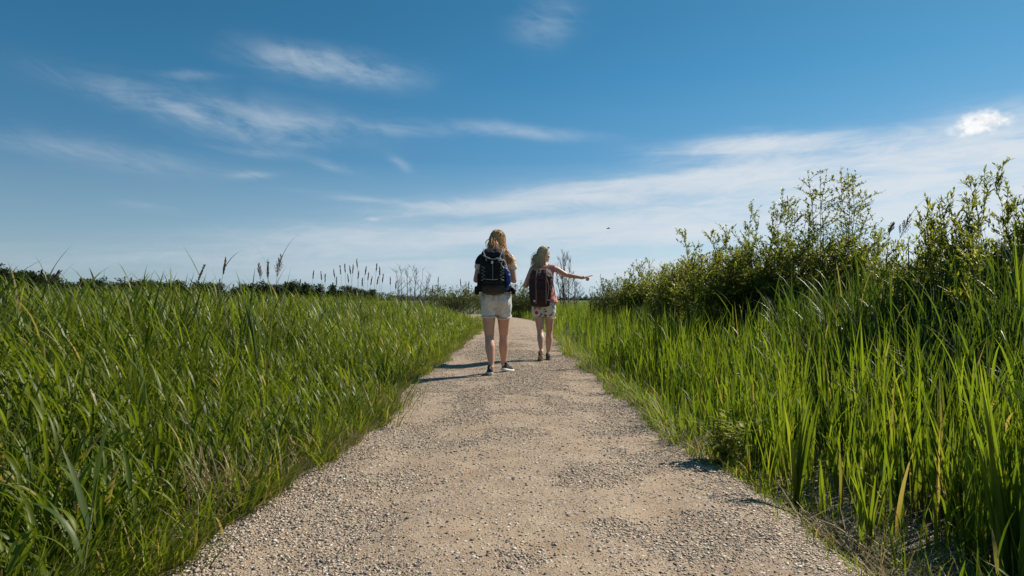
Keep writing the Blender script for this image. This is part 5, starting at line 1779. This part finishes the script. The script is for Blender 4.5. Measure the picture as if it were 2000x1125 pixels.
for s_ in (-1, 1):
    h, k_ = legs2[s_]; a = h.lerp(k_, .56 - .02); ax = (k_ - h).normalized(); u_ = ax.cross(Vector((0, 1, 0))).normalized(); w_ = ax.cross(u_)
    ring = [a + (u_ * cos(2 * pi * j / 24) * .096 + w_ * sin(2 * pi * j / 24) * .096) for j in range(25)]
    T = Tubes(6); T.add(ring, [.005] * 25); T.build('hem', M_FLORAL, sh2)
shoe(P2, (-.050, -.285, .0), R(3), R(26), 0, M_SHOE2, M_TAN)
shoe(P2, (.060, .015, .0), -R(8), 0, 0, M_SHOE2, M_SHOE2)


def floor2(p_, layer):
    if p_.z < 1.43:
        if p_.z < 1.40 and abs(p_.x) < .15: p_.y = min(p_.y, -.085 - layer)
        elif p_.y > -.06 and p_.y < .06 and abs(p_.x) < .09: p_.y = -.06 - layer
    return p_


def pull2(d_, rnd):
    return Vector((-.35 + rnd.uniform(-.7, .9), -.9, 0))


strands((0, .026, 1.577), (.073, .091, .107), -R(62), 2100, 7, .25, pull2, floor2, 'hair', M_HAIR2, P2, thick=.0023, wave=.003)
# sunglasses pushed up on the hair
gb = q2(0, .050, .100)
SG = empty('sunglasses', Vector(P2.location) + gb, "dark sunglasses pushed up on the shorter walker's blonde hair", 'sunglasses')
for s_ in (-1, 1):
    S = Solid(); S.ell(Rz2 @ Vector((s_ * .034, .012, .004)), (.027, .006, .018), Rz2 @ Matrix.Rotation(R(58), 3, 'X')); S.build('lens', M_LENS, SG, raw=True)
    T = Tubes(5); T.add([Rz2 @ Vector(q) for q in ((s_ * .066, .010, .006), (s_ * .088, -.02, -.012), (s_ * .092, -.07, -.045), (s_ * .088, -.10, -.075))], [.004, .0035, .003, .003]); T.build('temple', M_LENS, SG)
T = Tubes(5); T.add([Rz2 @ Vector(q) for q in ((-.012, .018, .008), (0, .021, .011), (.012, .018, .008))], [.003] * 3); T.build('bridge', M_LENS, SG)

# ---------------- maroon pack
pb = Vector((-.055, -.19, .80)); O = tuple(pb)
BP2 = empty('backpack', Vector(P2.location) + pb, 'maroon canvas backpack with leather straps worn by the pointing walker', 'backpack')
S = Solid()
S.loft([(-.065, -.185, .815, .105, .075), (-.062, -.19, .84, .138, .100), (-.06, -.195, .95, .160, .118), (-.055, -.20, 1.08, .172, .122), (-.052, -.20, 1.18, .170, .116), (-.048, -.19, 1.26, .150, .100), (-.045, -.18, 1.315, .110, .075)], pw=2.8)
S.build('pack_body', M_MAROON, BP2, voxel=.007, smooth=4, wrinkle=.016, wscale=13, off=O)
S = Solid(); S.loft([(-.062, -.19, .795, .10, .07), (-.062, -.195, .812, .138, .102), (-.062, -.197, .86, .150, .112), (-.06, -.198, .90, .155, .115)], pw=2.8)
S.build('leather_base', M_DKLEATHER, BP2, voxel=.007, smooth=4, wrinkle=.005, off=O)
S = Solid(); S.loft([(-.05, -.215, 1.19, .150, .112), (-.048, -.21, 1.23, .172, .125), (-.045, -.195, 1.29, .155, .112), (-.042, -.18, 1.335, .115, .080), (-.04, -.17, 1.355, .07, .05)], pw=2.6)
flap = S.build('top_flap', M_MAROON_L, BP2, voxel=.007, smooth=3, wrinkle=.014, wscale=15, off=O)
S = Solid(); S.box((-.075, -.315, .98), (.19, .05, .17), None, .45); fp = S.build('front_pocket', M_MAROON, BP2, voxel=.006, smooth=4, wrinkle=.012, wscale=17, off=O)
for s_, x0 in ((-1, -.125), (1, .020)):
    T = Tubes(4)
    pts = curve_like([Vector(q) for q in ((x0 * .9, -.30, 1.315), (x0, -.338, 1.24), (x0 * 1.02, -.338, 1.10), (x0 * .98, -.352, .98), (x0, -.315, .85))], 14)
    S = Solid(); S.limb(pts, [.011] * 14, n_=24, flat=.35, flatdir=(0, 1, 0), k=10); ls = S.build('leather_strap', M_LEATHER, BP2, raw=True, off=O)
    S = Solid(); S.box((x0, -.35, 1.16), (.030, .012, .024), None, .3); S.build('buckle', M_LEATHER, ls, raw=True, off=O)
    S = Solid(); S.limb([(-.045 + s_ * .07, -.10, 1.345), (s_ * .085, -.02, 1.405), (s_ * .088, .05, 1.39), (s_ * .092, .125, 1.30), (s_ * .12, .13, 1.17), (s_ * .15, .04, 1.05), (s_ * .14, -.10, .95)], [.024, .028, .028, .026, .022, .012, .009], flat=.35, flatdir=(0, 1, 0), k=12)
    S.build('shoulder_strap', M_MAROON_L, BP2, voxel=.006, smooth=3, off=O)
T = Tubes(5); T.add([q - pb for q in curve_like([Vector(q) for q in ((-.085, -.14, 1.335), (-.06, -.15, 1.385), (-.02, -.15, 1.385), (.005, -.14, 1.335))], 10)], [.007] * 10); T.build('grab_loop', M_LEATHER, BP2)
T = Tubes(5); T.add([q - pb for q in curve_like([Vector(q) for q in ((.115, -.20, 1.27), (.130, -.19, 1.12), (.150, -.16, 1.02), (.165, -.13, .93))], 10)], [.006] * 10); T.build('side_strap', M_BLACK, BP2)
T = Tubes(5); T.add([q - pb for q in curve_like([Vector(q) for q in ((.02, -.34, 1.23), (.055, -.33, 1.10), (.045, -.33, .98), (.03, -.325, .88))], 10)], [.006] * 10); T.build('loose_strap', M_LEATHER, BP2)
S = Solid(); S.ell((-.145, -.305, .885), (.017, .006, .019)); S.build('logo_patch', M_PATCH, BP2, raw=True, off=O)
